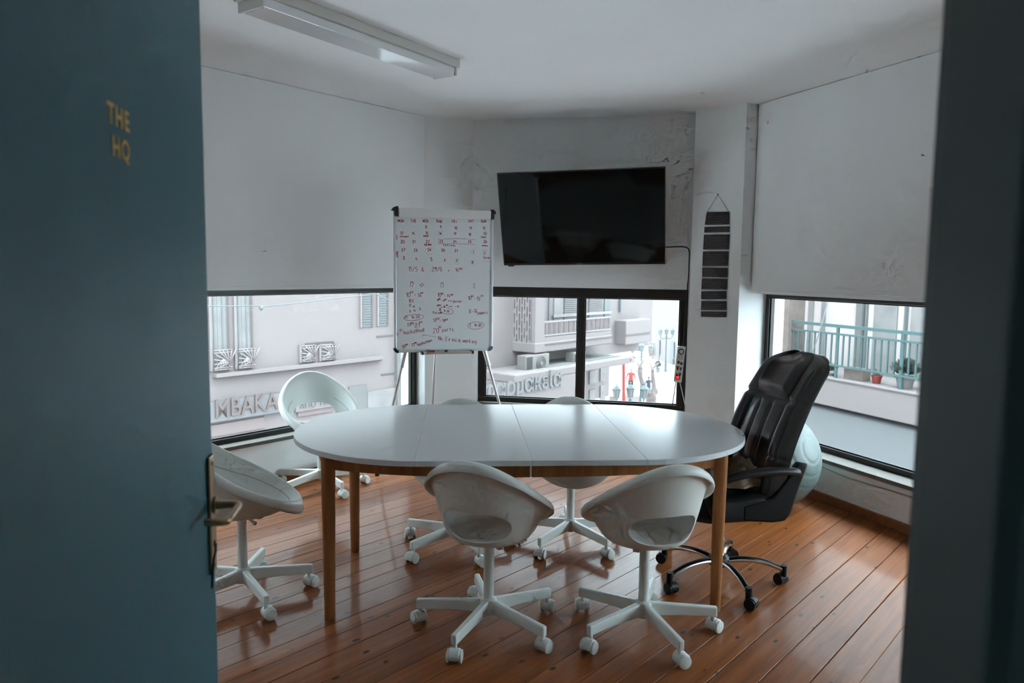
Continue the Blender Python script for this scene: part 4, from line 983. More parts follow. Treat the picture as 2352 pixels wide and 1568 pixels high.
for t, x, y, h_, sl, a_ in (('ΠΕ', 435, 270, 78, 8, 5.4), ('23', 625, 282, 44, -40, 5.0), ('ΠΑ', 942, 285, 75, 2, 6.2), ('ΣΑ', 1475, 292, 70, -3, 7.2),
    ('10', 372, 442, 72, 0, 4.6), ('00', 445, 382, 30, -6, 6.5), ('-', 500, 432, 60, 5, 4), ('14', 562, 445, 62, 4, 4.6), ('00', 615, 392, 26, -8, 6.5),
    ('10', 888, 437, 62, 0, 4.4), ('00', 945, 402, 28, -6, 6), ('-', 1000, 442, 40, 0, 4), ('14', 1042, 448, 55, 0, 4.4), ('00', 1103, 420, 26, -6, 6.5), ('10', 1388, 487, 60, 0, 4.4), ('00', 1440, 442, 26, -6, 5.5), ('-', 1492, 480, 40, 0, 4), ('18', 1530, 500, 62, 0, 4.4), ('00', 1598, 438, 26, -10, 6.5),
    ('1EK', 418, 528, 48, 0, 4.6), ('Παω', 428, 606, 42, 0, 4.6), ('λυvειk', 436, 698, 52, -14, 4.2),
    ('10', 880, 507, 30, 0, 4.6), ('00', 912, 483, 18, 0, 5), ('- 19', 940, 515, 30, 3, 4.6), ('00', 1010, 492, 20, 0, 5), ('> 4', 1062, 518, 30, 3, 5), ('gunior', 1140, 528, 44, 2, 4.2), ("'", 1285, 530, 30, 0, 4),
    ('19', 880, 598, 30, 0, 4.6), ('00', 918, 584, 18, 0, 5), ('- 16', 950, 606, 30, 3, 4.6), ('00', 1030, 586, 18, 0, 5), ('> 4', 1068, 610, 28, 2, 5), ('- 11 -', 1180, 615, 30, 0, 4.0),
    ('ΠΑ 14:20', 925, 668, 34, 10, 4.5), ('forum', 806, 718, 44, 0, 4.8), ('8-16', 1402, 706, 68, 0, 4.0), ('ρapers', 1548, 722, 48, -2, 4.0), ('ΠΕ 14:30', 368, 800, 44, -3, 5.0),
    ('17', 812, 856, 58, 0, 5.0), ('00', 868, 815, 32, -4, 6.6), ('-', 925, 850, 40, 0, 4), ('19', 966, 858, 52, 0, 4.4), ('30', 1012, 828, 30, -3, 6.0),
    ('17', 392, 925, 56, 0, 5.6), ('00', 452, 888, 30, -6, 6), ('-', 492, 920, 40, 0, 4), ('21', 520, 938, 66, 0, 5.2), ('00', 594, 872, 30, -10, 6.4), ('20', 812, 1028, 76, 2, 4.8), ('30', 905, 955, 32, -6, 5.4), ('party', 964, 1008, 60, -2, 4.4),
    ('17', 228, 1078, 34, -52, 4.2), ('-', 262, 1045, 34, -45, 4), ('21', 290, 1012, 34, -45, 4.4), ('hackathon', 336, 1054, 62, -7, 4.0), ('?', 640, 1018, 66, 0, 4.4), ('Νo, Eirini is working'.replace('Ν', 'N'), 898, 1142, 64, 6.5, 3.72),
    ('20', 316, 1280, 46, -14, 4.6), ('00', 372, 1232, 22, -10, 6), ('-', 425, 1248, 34, -10, 4), ('21', 470, 1252, 46, -12, 4.0), ('00', 515, 1204, 20, -10, 6), ('hackathon', 562, 1245, 48, -17, 3.9), ('ΣΑ 14:20', 1416, 930, 44, -2, 4.5)):
    bw(m, z2p, S2, t, x, y, h_, slope=sl, adv=a_, w=0.0029)
ell(m, z2p, S2, 500, 777, 162, 50, -5); ell(m, z2p, S2, 1033, 665, 118, 50, 14); ell(m, z2p, S2, 1520, 908, 136, 58, -3)
ribbon(m, [bd(*z2p(x, y)) for x, y in ((872, 1097), (790, 1082), (640, 1066))], 0.0017, nB); ribbon(m, [bd(*z2p(x, y)) for x, y in ((660, 1108), (630, 1066), (705, 1056))], 0.0017, nB)
m.build('schedule_writing', INK, board)['kind'] = 'stuff'

# ================================================================== PAPER STRIP ON THE COLUMN
CD = (CB - CA).normalized(); nC = V((CD.y, -CD.x, 0))
if nC.y > 0: nC = -nC
def cp(u, v, o=0.006): return on_plane(u, v, CA + nC * o, nC)
PAPER = mat('black_card', (0.014, 0.012, 0.012), 0.7); CHALK = mat('white_pencil', (0.42, 0.42, 0.41), 0.7)
c0 = cp(1641, 727)
ps = thing('note_strip', 'hanging strip of nine black cards with white handwriting', 'wall hanging', tuple(c0))
zz = lambda x, y: (1580 + x / 5.057, 430 + y / 5.057)
cards = [((218, 288), (482, 282), (484, 432), (196, 436), 5), ((192, 460), (484, 452), (484, 522), (189, 526), 2), ((186, 550), (486, 545), (476, 722), (176, 722), 9), ((176, 744), (474, 742), (466, 914), (168, 914), 8), ((166, 932), (464, 934), (462, 1046), (164, 1042), 5),
         ((163, 1056), (460, 1062), (456, 1188), (155, 1186), 6), ((156, 1206), (450, 1204), (448, 1300), (154, 1300), 4), ((156, 1320), (452, 1320), (450, 1426), (152, 1424), 4), ((153, 1440), (450, 1444), (446, 1510), (152, 1502), 2)]
rnd = random.Random(3)
for (a, b, c, d, nl) in cards:
    q = [cp(*zz(*p), 0.008) for p in (d, c, b, a)]
    m = MB(); m.hexa([p - nC * 0.0012 for p in q] + [p for p in q]); cd_ = m.build('note_card', PAPER, ps)
    ex = (q[1] - q[0]); ey = (q[3] - q[0]); hh = ey.length; m = MB(); rows_ = nl
    for k in range(rows_):
        t = 1 - (k + 0.85) / (rows_ + 0.45); x = 0.05 if k == 0 else rnd.uniform(0.03, 0.14); x_end = 0.3 if k == 0 and rows_ > 2 else rnd.uniform(0.62, 0.97)
        if rows_ == 5 and len(cards) and (a[1] == 932): x_end = min(x_end, 0.36 + 0.06 * k)
        while x < x_end:
            wl_ = rnd.uniform(0.05, 0.15); n_ = max(4, int(wl_ * 70)); pts = []
            for i in range(n_):
                pts.append(q[0] + nC * 0.0006 + ex * (x + wl_ * i / n_) + ey * (t + (0.0032 if i % 2 else -0.0032) / hh * rnd.uniform(0.3, 1.3)))
            ribbon(m, pts, 0.0012, nC); x += wl_ + 0.022
    m.build('card_writing', CHALK, cd_)['kind'] = 'stuff'
nail = cp(*zz(345, 82), 0.010)
m = MB(); m.tube([nail - nC * 0.010, nail + nC * 0.004], 0.004, 10); m.build('nail', BLACKP, ps)
m = MB(); m.tube([cp(*zz(225, 286), 0.007), nail, cp(*zz(472, 282), 0.007)], 0.0016, 6); m.build('string', BLACKP, ps)
for k in range(8):
    for s_ in (0.1, 0.9):
        a, b = cards[k], cards[k + 1]
        p = V((lerp(a[3][0], a[2][0], s_), lerp(a[3][1], a[2][1], s_), 0)); q_ = V((lerp(b[0][0], b[1][0], s_), lerp(b[0][1], b[1][1], s_), 0))
        m = MB(); m.tube([cp(*zz(p.x, p.y), 0.0075), cp(*zz(q_.x, q_.y), 0.0075)], 0.0008, 5); m.build('thread', CHALK, ps)

# ================================================================== CEILING LAMP
LD = U(33.9); LN = V((-LD.y, LD.x, 0))                      # along the lamp, and to its left
L1 = V((-0.332, 4.613, 0)); LLn = 1.43
LAMPW = mat('lamp_housing', (0.60, 0.60, 0.56), 0.5)
lamp = thing('ceiling_lamp', 'long fluorescent ceiling lamp with ribbed clear cover, switched off', 'lamp', tuple(L1 - LD * LLn / 2 + LN * 0.095 + V((0, 0, 2.69))))
def lp(a, b, z): return L1 - LD * a + LN * b + V((0, 0, z))
def lbox(a0, a1, b0, b1, z0, z1, nm, mt, bv=0.003, tap=0.0):
    m = MB(); m.hexa([lp(a0, b0 + tap, z0), lp(a1, b0 + tap, z0), lp(a1, b1 - tap, z0), lp(a0, b1 - tap, z0), lp(a0, b0, z1), lp(a1, b0, z1), lp(a1, b1, z1), lp(a0, b1, z1)]); return m.build(nm, mt, lamp, bevel=bv)
lbox(0, LLn, 0, 0.20, 2.752, H - 0.001, 'housing', LAMPW)
DIFF = mat('prismatic_cover', (0.70, 0.72, 0.73), 0.10, spec=0.9, coat=1.0)
cov = lbox(0.028, LLn - 0.028, 0.018, 0.182, 2.708, 2.752, 'cover', DIFF, tap=0.003)
for k in range(9):
    b = 0.028 + 0.0165 * k
    m = MB(); pr = [lp(0.030, b - 0.0065, 2.7085), lp(0.030, b, 2.7005), lp(0.030, b + 0.0065, 2.7085)]; pr2 = [p - LD * (LLn - 0.06) for p in pr]
    m.add(pr + pr2, [(0, 1, 2), (5, 4, 3), (0, 3, 4, 1), (1, 4, 5, 2), (2, 5, 3, 0)]); m.build('rib', DIFF, cov)
for a0, a1 in ((0.014, 0.028), (LLn - 0.028, LLn - 0.014)): lbox(a0, a1, 0.012, 0.188, 2.704, 2.752, 'end_cap', LAMPW)

# thin cable lying along the right wall under the window
m = MB(); pts = []
for k in range(30):
    t = 0.75 + 2.6 * k / 29; pts.append(PR + dR * t + nR * 0.006 + V((0, 0, 0.245 - 0.012 * math.sin(k * 0.55) - 0.03 * math.sin(PI * k / 29) - 0.0)))
m.tube(pts, 0.0032, 6); tag(m.build('wall_cable', mat('grey_cable', (0.30, 0.28, 0.24), 0.6), smooth=True), 'thin grey cable sagging along the wall below the right window', 'cable')

# ================================================================== OUTSIDE: the street two floors below
GZ = -7.0
STREET = mat('pale_street_paving', (0.40, 0.365, 0.36), 0.8, noise=0.06, nscale=0.6)
mb = MB(); mb.box((10, 40, GZ - 0.1), (260, 200, 0.2)); struct(tag(mb.build('ground_street', STREET), 'pale paved shopping street below the windows', 'street'))
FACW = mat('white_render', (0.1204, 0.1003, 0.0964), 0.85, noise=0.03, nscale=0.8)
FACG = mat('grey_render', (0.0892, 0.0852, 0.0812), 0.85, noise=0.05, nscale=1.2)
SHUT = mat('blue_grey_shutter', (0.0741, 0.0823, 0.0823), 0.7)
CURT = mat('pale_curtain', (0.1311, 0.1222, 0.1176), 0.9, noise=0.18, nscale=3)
DARKG = mat('dark_blue_grey', (0.0513, 0.0571, 0.0578), 0.3)
EDGE = mat('slate_line', (0.0593, 0.0497, 0.0473), 0.8)  # slate tone for thin joints, gutters and edges
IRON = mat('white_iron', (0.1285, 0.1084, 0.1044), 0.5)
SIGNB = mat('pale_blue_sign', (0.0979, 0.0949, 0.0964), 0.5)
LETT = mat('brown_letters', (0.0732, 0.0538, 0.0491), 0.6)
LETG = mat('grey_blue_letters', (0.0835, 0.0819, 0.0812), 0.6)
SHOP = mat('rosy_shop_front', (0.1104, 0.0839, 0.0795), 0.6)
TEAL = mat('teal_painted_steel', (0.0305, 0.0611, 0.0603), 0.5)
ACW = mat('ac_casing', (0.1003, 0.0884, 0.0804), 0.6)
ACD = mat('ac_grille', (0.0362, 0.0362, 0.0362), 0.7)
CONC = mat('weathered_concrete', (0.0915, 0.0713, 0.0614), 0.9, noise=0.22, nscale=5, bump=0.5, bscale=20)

class Facade:
    def __init__(s, p, heading):
        s.p = V(p); s.d = U(heading); s.n = V((s.d.y, -s.d.x, 0))
        if (CAM - s.p).dot(s.n) < 0: s.n = -s.n
    def sz(s, u, v, o=0.0):
        q = on_plane(u, v, s.p + s.n * o, s.n); return (q - s.p).dot(s.d), q.z
    def pt(s, a, z, o=0.0): return s.p + s.d * a + s.n * o + V((0, 0, z))
    def box(s, mb, a0, a1, z0, z1, o0, o1, mi=0):
        a = [s.pt(a0, 0, o1), s.pt(a1, 0, o1), s.pt(a1, 0, o0), s.pt(a0, 0, o0)]
        mb.hexa([q + V((0, 0, z0)) for q in a] + [q + V((0, 0, z1)) for q in a], mi); return mb
    def part(s, par, nm, mt, a0, a1, z0, z1, o0, o1, bevel=0.0):
        m = MB(); s.box(m, min(a0, a1), max(a0, a1), min(z0, z1), max(z0, z1), o0, o1); return m.build(nm, mt, par, bevel=bevel)
    def rpx(s, u0, v0, u1, v1, o=0.0):
        A = s.sz(u0, v0, o); B = s.sz(u1, v0, o); C_ = s.sz(u0, v1, o); D = s.sz(u1, v1, o)
        return (A[0] + C_[0]) / 2, (B[0] + D[0]) / 2, (C_[1] + D[1]) / 2, (A[1] + B[1]) / 2
FL = Facade(V((0, 0, 0)) - V((U(39.45).y, -U(39.45).x, 0)) * 13.7, 39.45)
FLo = Facade(FL.p, 39.45)
bl = thing('town_building', 'white town building with shop signs across the street to the left', 'building', tuple(FL.pt(8, GZ)))
sA = FL.sz(480, 700)[0]; sB = FL.sz(1175, 700)[0]; sE = FL.sz(1452, 760)[0]
pA = FL.sz(1098, 800, 0.35)[0]
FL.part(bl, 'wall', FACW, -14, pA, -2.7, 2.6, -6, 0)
BOUNCE = mat('white_bounce_render', (0.72, 0.71, 0.70), 0.7, noise=0.04, nscale=1.5)  # unseen storeys made whiter to bounce daylight into the room
FL.part(bl, 'ground_floor_wall', BOUNCE, -14, pA, GZ, -2.7, -6, 0.06)
FL.part(bl, 'unseen_upper_wall', mat('dim_bounce_render', (0.40, 0.39, 0.38), 0.85, noise=0.04, nscale=1.0), -14, pA, 2.6, 9.0, -6, 0.02)  # unseen storeys added to screen the sky, toned down for less bounce
def shutter_window(par, F, u0, v0, u1, v1, zt, mt, rail_from=None, curtain=True):
    a0, a1, z0, z1 = F.rpx(u0, v0, u1, v1); z1 = zt if zt else z1
    w = F.part(par, 'window', mt, a0, a1, z0, z1, -0.02, 0.012)
    F.part(w, 'window_frame', IRON, a0 - 0.05, a0, z0, z1, 0, 0.05); F.part(w, 'window_frame', EDGE, a1 - 0.05, a1, z0, z1, 0, 0.03)
    if curtain:
        for k in range(4):
            x = lerp(a0, a1, (k + 0.5) / 4.2); F.part(w, 'curtain_fold', CURT if k % 2 else SHUT, x, x + (a1 - a0) * 0.09, z0, z1, 0.012, 0.022)
    return w, a0, a1, z0, z1
def star_grille(par, F, a0, a1, z0, z1, o=0.10):
    m = MB(); w = 0.022
    def bar(p, q): m.tube([F.pt(p[0], p[1], o), F.pt(q[0], q[1], o)], 0.014, 5)
    for z in (z0, z0 + 0.04, z1 - 0.05, z1): bar((a0, z), (a1, z))
    cx_, cz_ = a1 - (a1 - a0) * 0.12, z0 + (z1 - z0) * 0.35
    for i in range(9):
        t = math.radians(65 + 17 * i); L_ = 0.9 * (a1 - a0)
        e = (max(a0, cx_ + L_ * math.cos(t)), min(z1, max(z0, cz_ + L_ * math.sin(t)))); bar((cx_, cz_), e)
    for i in range(5): bar((a0 + (a1 - a0) * i / 4, z0), (lerp(a0, a1, 0.5), lerp(z0, z1, 0.55)))
    g = m.build('railing', IRON, par, smooth=True); g['kind'] = 'stuff'
for (u0, v0, u1, v1, gv) in ((484, 672, 525, 850, 803), (541, 672, 579, 845, 800)):
    w, a0, a1, z0, z1 = shutter_window(bl, FL, u0, v0, u1, v1, 1.9, CURT)
    star_grille(bl, FL, a0, a1, z0 + 0.02, FL.sz((u0 + u1) / 2, gv)[1])
for (u0, v0, u1, v1) in ((829, 660, 855, 751), (868, 660, 891, 748)):
    w, a0, a1, z0, z1 = shutter_window(bl, FL, u0, v0, u1, v1, 1.7, CURT, curtain=False)
    for k in range(26):
        z = lerp(z0, z1, k / 26); FL.part(w, 'slat', SHUT, a0 + 0.03, a1 - 0.06, z + 0.01, z + 0.045, 0.012, 0.03)
for (u0, v0, u1, v1) in ((690, 790, 721, 832), (735, 788, 768, 828)):
    w, a0, a1, z0, z1 = shutter_window(bl, FL, u0, v0, u1, v1, None, CURT, curtain=False)
    star_grille(bl, FL, a0, a1, z0 + 0.03, z1 - 0.03, 0.06)
a0, z0 = FL.sz(488, 860); a1, _ = FL.sz(872, 822); FL.part(bl, 'ledge', FACW, a0, a1, z0 - 0.05, z0 + 0.02, 0, 0.16); FL.part(bl, 'ledge_joint', EDGE, a0, a1, z0 - 0.075, z0 - 0.05, 0, 0.10)
for (u0, u1, v) in ((865, 905, 772), (875, 905, 860), (700, 765, 789)):
    a0, z0 = FL.sz(u0, v); a1, _ = FL.sz(u1, v); FL.part(bl, 'render_joint', EDGE, a0, a1, z0 - 0.02, z0 + 0.012, 0, 0.02)
# sign band with brown letters
a0, zt_ = FL.sz(484, 922); _, zb_ = FL.sz(484, 968); a1, _ = FL.sz(655, 930)
sg = FL.part(bl, 'shop_sign', SIGNB, a0 - 3.0, a1, zb_, zt_, 0, 0.12)
la, lz = FL.sz(489, 962, 0.13); lb, _ = FL.sz(634, 950, 0.13)
Mf = Matrix((FL.d, V((0, 0, 1)), FL.n)).transposed().to_4x4()
tm = text_mesh('MBAKA', 0.52, 0.02, Matrix.Translation(FL.pt(la + 0.02, lz + 0.01, 0.14)) @ Mf, bold=0.006, spacing=1.0)
xs = [(p - FL.p).dot(FL.d) for p in tm.v]; sc_ = (lb - la) / (max(xs) - min(xs)); x0 = min(xs)
tm.v = [p + FL.d * (((p - FL.p).dot(FL.d) - x0) * (sc_ - 1)) for p in tm.v]
tm.build('sign_letters', LETT, sg)
a0, a1, z0, z1 = FL.rpx(675, 912, 788, 936); sg2 = FL.part(bl, 'shop_sign', FACW, a0, a1, z0, z1, 0, 0.08)
text_mesh('ΑΠΟ ΤΟ 1...', 0.20, 0.01, Matrix.Translation(FL.pt(a0 + 0.08, z0 + 0.07, 0.095)) @ Mf).build('sign_letters', LETG, sg2)
a0, a1, z0, z1 = FL.rpx(682, 938, 762, 950); FL.part(bl, 'shop_window', SHOP, a0, a1, z0, z1, 0, 0.04)
a0, a1, z0, z1 = FL.rpx(484, 966, 606, 992); FL.part(bl, 'shop_window', SHOP, a0 - 2, a1, z0, z1, 0, 0.04)
a0, a1, z0, z1 = FL.rpx(842, 894, 912, 945); FL.part(bl, 'shop_window', CURT, a0, a1, z0, z1, 0, 0.05)
a0, a1, z0, z1 = FL.rpx(800, 885, 842, 940); FL.part(bl, 'shop_window', FACG, a0, a1, z0, z1, 0, 0.03)
a0, z0 = FL.sz(906, 780); a1, _ = FL.sz(925, 780); FL.part(bl, 'pilaster', FACG, a0, a1, GZ, 2.6, 0, 0.10)

# ---- the pharmacy house further along the same side
bp_ = thing('pharmacy_building', 'pale corner house with balcony and pharmacy sign across the street', 'building', tuple(FL.pt(sB + 3, GZ)))
F2 = Facade(FL.p + FL.n * 0.35, 39.45)
zcan = F2.sz(1119, 872, 1.3)[1]; s_far = F2.sz(1493, 760, 0.45)[0]; sL = F2.sz(1398, 880)[0]
F2.part(bp_, 'wall', FACW, pA, s_far, zcan - 0.1, 2.6, -6, 0.02)
F2.part(bp_, 'shop_front_wall', FACW, pA, sL, -2.7, zcan - 0.1, -6, 0.02)
F2.part(bp_, 'ground_floor_wall', BOUNCE, pA, sL, GZ, -2.7, -6, 0.04)
F2.part(bp_, 'unseen_upper_wall', BOUNCE, pA, s_far, 2.6, 9.0, -6, 0.04)  # out of view, raised to block low sky and reflect light
# balcony box standing out from the facade; its near side is a breeze block screen
s0 = F2.sz(1177, 740)[0]; o1 = 0.3
def to_px(p):
    d = p - CAM; x = _rt.x * d.x + _fw.x * d.y + _up.x * d.z; y = _rt.y * d.x + _fw.y * d.y + _up.y * d.z; z = _rt.z * d.x + _fw.z * d.y + _up.z * d.z
    return CX + FPX * x / z, CY + FPX * y / z
while to_px(F2.pt(s0, 0.0, o1))[0] < 1229 and o1 < 4: o1 += 0.01
zsl = F2.sz(1232, 811, o1)[1]; zst = F2.sz(1231, 788, o1)[1]
b1 = F2.sz(1404, 795, o1)[0]; bw1 = F2.sz(1251, 740, o1)[0]
zrt = F2.sz(1251, 742, o1)[1]; zrb = F2.sz(1251, 775, o1)[1]
F2.part(bp_, 'balcony_slab', FACW, s0 - 0.03, b1, zsl, zst, 0, o1 + 0.03, 0.03)
F2.part(bp_, 'balcony_gutter', EDGE, bw1, b1, zsl + 0.20, zsl + 0.23, o1 + 0.03, o1 + 0.05)
F2.part(bp_, 'balcony_pier', FACW, s0, bw1, zst, 2.2, o1 - 0.16, o1)
F2.part(bp_, 'balcony_curb', FACW, bw1, b1, zst, zrb, o1 - 0.12, o1)
F2.part(bp_, 'dark_backing', DARKG, s0 + 0.16, s0 + 0.18, zst, 2.0, 0.05, o1 - 0.16)  # thin dark sheet behind the block screen
m = MB(); nc = 7; cw = (o1 - 0.18) / nc; rh = 0.40
def sbox(q0, q1, z0, z1, d): F2.box(m, s0, s0 + d, z0, z1, q0, q1)
for i in range(nc + 1): sbox(0.02 + i * cw - 0.028, 0.02 + i * cw + 0.028, zst, 2.0, 0.10)
for i in range(nc):
    z = zst + (0.2 if i % 2 else 0)
    while z < 1.9:
        sbox(0.02 + i * cw + 0.028, 0.02 + (i + 1) * cw - 0.028, z, z + (0.06 if (i // 2) % 2 else 0.12), 0.10); z += rh * 0.5 if False else rh
o = m.build('block_screen', FACW, bp_); o['kind'] = 'stuff'
F2.part(bp_, 'hand_rail', IRON, bw1, b1, zrt, zrt + 0.05, o1 - 0.08, o1 - 0.03); F2.part(bp_, 'bottom_rail', IRON, bw1, b1, zrb + 0.03, zrb + 0.07, o1 - 0.08, o1 - 0.03)
nb = 44
for k in range(nb):
    x = lerp(bw1 + 0.05, b1 - 0.05, k / (nb - 1)); F2.part(bp_, 'railing_bar', FACW if k % 3 else LETT, x - 0.022, x + 0.022, zrb + 0.06, zrt, o1 - 0.07, o1 - 0.04)
for (u0, u1, mt) in ((1258, 1262, SHUT), (1270, 1291, CURT), (1293, 1322, SHUT), (1350, 1380, SHUT), (1386, 1398, SHUT)):
    a0, a1, z0, z1 = F2.rpx(u0, 690, u1, 716); w = F2.part(bp_, 'balcony_door', mt, a0, a1, zrb, 1.7, 0.02, 0.05)
    if u0 in (1293, 1350):
        for k in range(34): z = lerp(zrb, 1.7, k / 34); F2.part(w, 'slat', FACW, a0, a1, z, z + 0.028, 0.05, 0.075)
a0, a1, z0, z1 = F2.rpx(1266, 718, 1400, 724); F2.part(bp_, 'door_rail', IRON, a0, a1, z0, z1, 0.06, 0.10)
# air conditioners on the canopy
def ac(u0, v0, u1, v1, label):
    a0, a1, z0, z1 = F2.rpx(u0, v0, u1, v1, 0.6); r = thing('air_conditioner', label, 'air conditioner', tuple(F2.pt((a0 + a1) / 2, z0, 0.75)))
    F2.part(r, 'casing', ACW, a0, a1, z0 + 0.06, z1, 0.60, 0.92, 0.02)
    for k in range(9): F2.part(r, 'side_fin', ACD, a0 + 0.03 + k * 0.030, a0 + 0.045 + k * 0.030, z0 + 0.10, z1 - 0.04, 0.915, 0.93)
    cz = (z0 + z1) / 2 + 0.03; ca_ = lerp(a0, a1, 0.64); rr = (z1 - z0) * 0.38
    m = MB(); m.tube([F2.pt(ca_, cz, 0.915), F2.pt(ca_, cz, 0.935)], rr, 28); fan = m.build('fan_grille', ACD, r, smooth=True, angle=40)
    for k in range(4):
        m = MB(); R2 = rr * (k + 1) / 4.4; m.tube([F2.pt(ca_ + R2 * math.cos(t), cz + R2 * math.sin(t), 0.94) for t in [2 * PI * i / 24 for i in range(24)]], 0.010, 5, closed=True); m.build('guard_ring', ACW, fan, smooth=True)
    m = MB(); m.tube([F2.pt(ca_, cz, 0.935), F2.pt(ca_, cz, 0.95)], rr * 0.25, 16); m.build('fan_hub', ACW, fan, smooth=True, angle=40)
    for x in (a0 + 0.08, a1 - 0.12): F2.part(r, 'foot', ACD, x, x + 0.06, z0, z0 + 0.06, 0.58, 0.94)
    return z0
zc1 = ac(1187, 812, 1241, 858, 'larger air conditioner unit below the balcony')
ac(1298, 806, 1322, 840, 'smaller air conditioner unit partly behind the window mullion')
# canopy and pharmacy sign
ca0, zc = F2.sz(1119, 872, 1.3); ca1 = F2.sz(1448, 818, 1.3)[0]
F2.part(bp_, 'canopy', FACW, pA, ca1, zc - 0.22, zc, 0.0, 1.3, 0.03); F2.part(bp_, 'canopy_top', FACG, F2.sz(1250, 845, 0.9)[0], ca1 - 0.1, zc, zc + 0.02, 0.02, 1.0)
zl0 = F2.sz(1130, 918, 1.33)[1]; zl1 = F2.sz(1130, 880, 1.33)[1]
sgn = F2.part(bp_, 'shop_sign', FACW, pA, F2.sz(1345, 880, 1.31)[0], zl0 - 0.35, zc - 0.22, 0, 1.31)
la = F2.sz(1108, 900, 1.33)[0]; lb = F2.sz(1288, 890, 1.33)[0]
tm = text_mesh('φαρμακεία', 0.62, 0.02, Matrix.Translation(F2.pt(la, zl0 + 0.04, 1.34)) @ Mf, bold=0.01)
xs = [(p - F2.p).dot(F2.d) for p in tm.v]; sc_ = (lb - la) / (max(xs) - min(xs)); x0 = min(xs)
tm.v = [p + F2.d * (((p - F2.p).dot(F2.d) - x0) * (sc_ - 1)) for p in tm.v]
tm.build('sign_letters', LETG, sgn)
for (u0, v0, u1, v1) in ((1351, 850, 1370, 880), (1376, 842, 1388, 874), (1351, 894, 1363, 922), (1376, 884, 1387, 930)):
    a0, a1, z0, z1 = F2.rpx(u0, v0, u1, v1); F2.part(bp_, 'shop_window', CURT, a0, a1, z0, z1, 0.02, 0.06)
# second, further balcony and its wall
a0, a1, z0, z1 = F2.rpx(1412, 700, 1450, 780); F2.part(bp_, 'far_balcony', FACW, a0, s_far, F2.sz(1410, 790)[1], F2.sz(1410, 735)[1], 0, 0.45, 0.03)
F2.part(bp_, 'far_balcony_gutter', EDGE, a0, s_far, F2.sz(1420, 769)[1], F2.sz(1420, 769)[1] + 0.05, 0.45, 0.47)
a0, a1, z0, z1 = F2.rpx(1420, 684, 1424, 715); F2.part(bp_, 'drain_pipe', SHUT, a0, a1, z0, 1.5, 0.02, 0.10)

# ---- house with the green balcony railing seen through the right window
FR = Facade(V((0, 0, 0)) + V((math.cos(math.radians(-22.03)), -math.sin(math.radians(-22.03)), 0)) * 12.3, -22.03)
FRd = FR.d
br = thing('balcony_building', 'pale house with a green railed balcony opposite the right window', 'building', tuple(FR.pt(6, GZ, -1.4)))
ce, _ = FR.sz(1775, 760); cp1, _ = FR.sz(1812, 760); fend = FR.sz(2400, 760)[0]
sgn_ = 1 if fend > ce else -1
wce = FR.sz(1797, 760, -1.4)[0]
FACB = mat('recess_lifted_render', (0.30, 0.255, 0.245), 0.85, noise=0.03, nscale=0.8)  # white render lightened to make up for the shade in the recess
FR.part(br, 'wall', FACB, wce, fend + sgn_ * 6, -2.7, 2.6, -7, -1.4)
FR.part(br, 'ground_floor_wall', BOUNCE, wce, fend + sgn_ * 6, GZ, -2.7, -7, -1.3)
FR.part(br, 'unseen_upper_wall', BOUNCE, wce, fend + sgn_ * 6, 2.6, 9.0, -7, -1.38)  # unseen storeys added as a white reflector for the right window
FR.part(br, 'corner_pillar', CONC, ce, cp1, -2.69, 9.0, -0.45, 0.02)
for zj in (-0.9, 0.35, 1.5): FR.part(br, 'pillar_joint', EDGE, ce, cp1, zj, zj + 0.015, 0.02, 0.024)
_, zfl = FR.sz(2050, 893); _, zbt = FR.sz(2050, 966)
FR.part(br, 'balcony_slab', FACW, cp1, fend + sgn_ * 5, zbt, zfl, -1.4, 0.0, 0.02)
FR.part(br, 'slab_drip', EDGE, cp1, fend + sgn_ * 5, zfl - 0.05, zfl - 0.03, 0.0, 0.02)
# sloping awning below the slab
m = MB(); q = [FR.pt(cp1, zbt - 0.02, -0.2), FR.pt(fend + sgn_ * 5, zbt - 0.02, -0.2), FR.pt(fend + sgn_ * 5, zbt - 1.05, 1.7), FR.pt(cp1, zbt - 1.05, 1.7)]
m.hexa([p - V((0, 0, 0.05)) for p in q] + q); m.build('awning', mat('blue_grey_awning', (0.0442, 0.0442, 0.0442), 0.8), br)
m = MB(); FR.box(m, min(cp1, fend + sgn_ * 5), max(cp1, fend + sgn_ * 5), zbt - 1.30, zbt - 1.05, 1.66, 1.70); m.build('awning_valance', mat('pale_valance', (0.0804, 0.0723, 0.0668), 0.8), br)
_, ztr = FR.sz(2050, 762); _, zmr = FR.sz(2050, 782); _, zlr = FR.sz(2050, 862)
rails = ((ztr - 0.03, ztr + 0.035), (zmr - 0.02, zmr + 0.02), (zlr - 0.02, zlr + 0.02))
for za, zb in rails: FR.part(br, 'railing_rail', TEAL, cp1, fend + sgn_ * 4, za, zb, -0.12, -0.07)
k = 0; x = cp1 + sgn_ * 0.06
step = abs(FR.sz(2030, 800)[0] - FR.sz(1990, 800)[0]) / 2.6
while abs(x - cp1) < abs(fend + sgn_ * 1 - cp1):
    post = (k % 10 == 8)
    FR.part(br, 'railing_post' if post else 'railing_bar', TEAL, x - (0.035 if post else 0.013), x + (0.035 if post else 0.013), zfl if post else zlr, ztr if post else zmr, -0.11, -0.08)
    x += sgn_ * step; k += 1
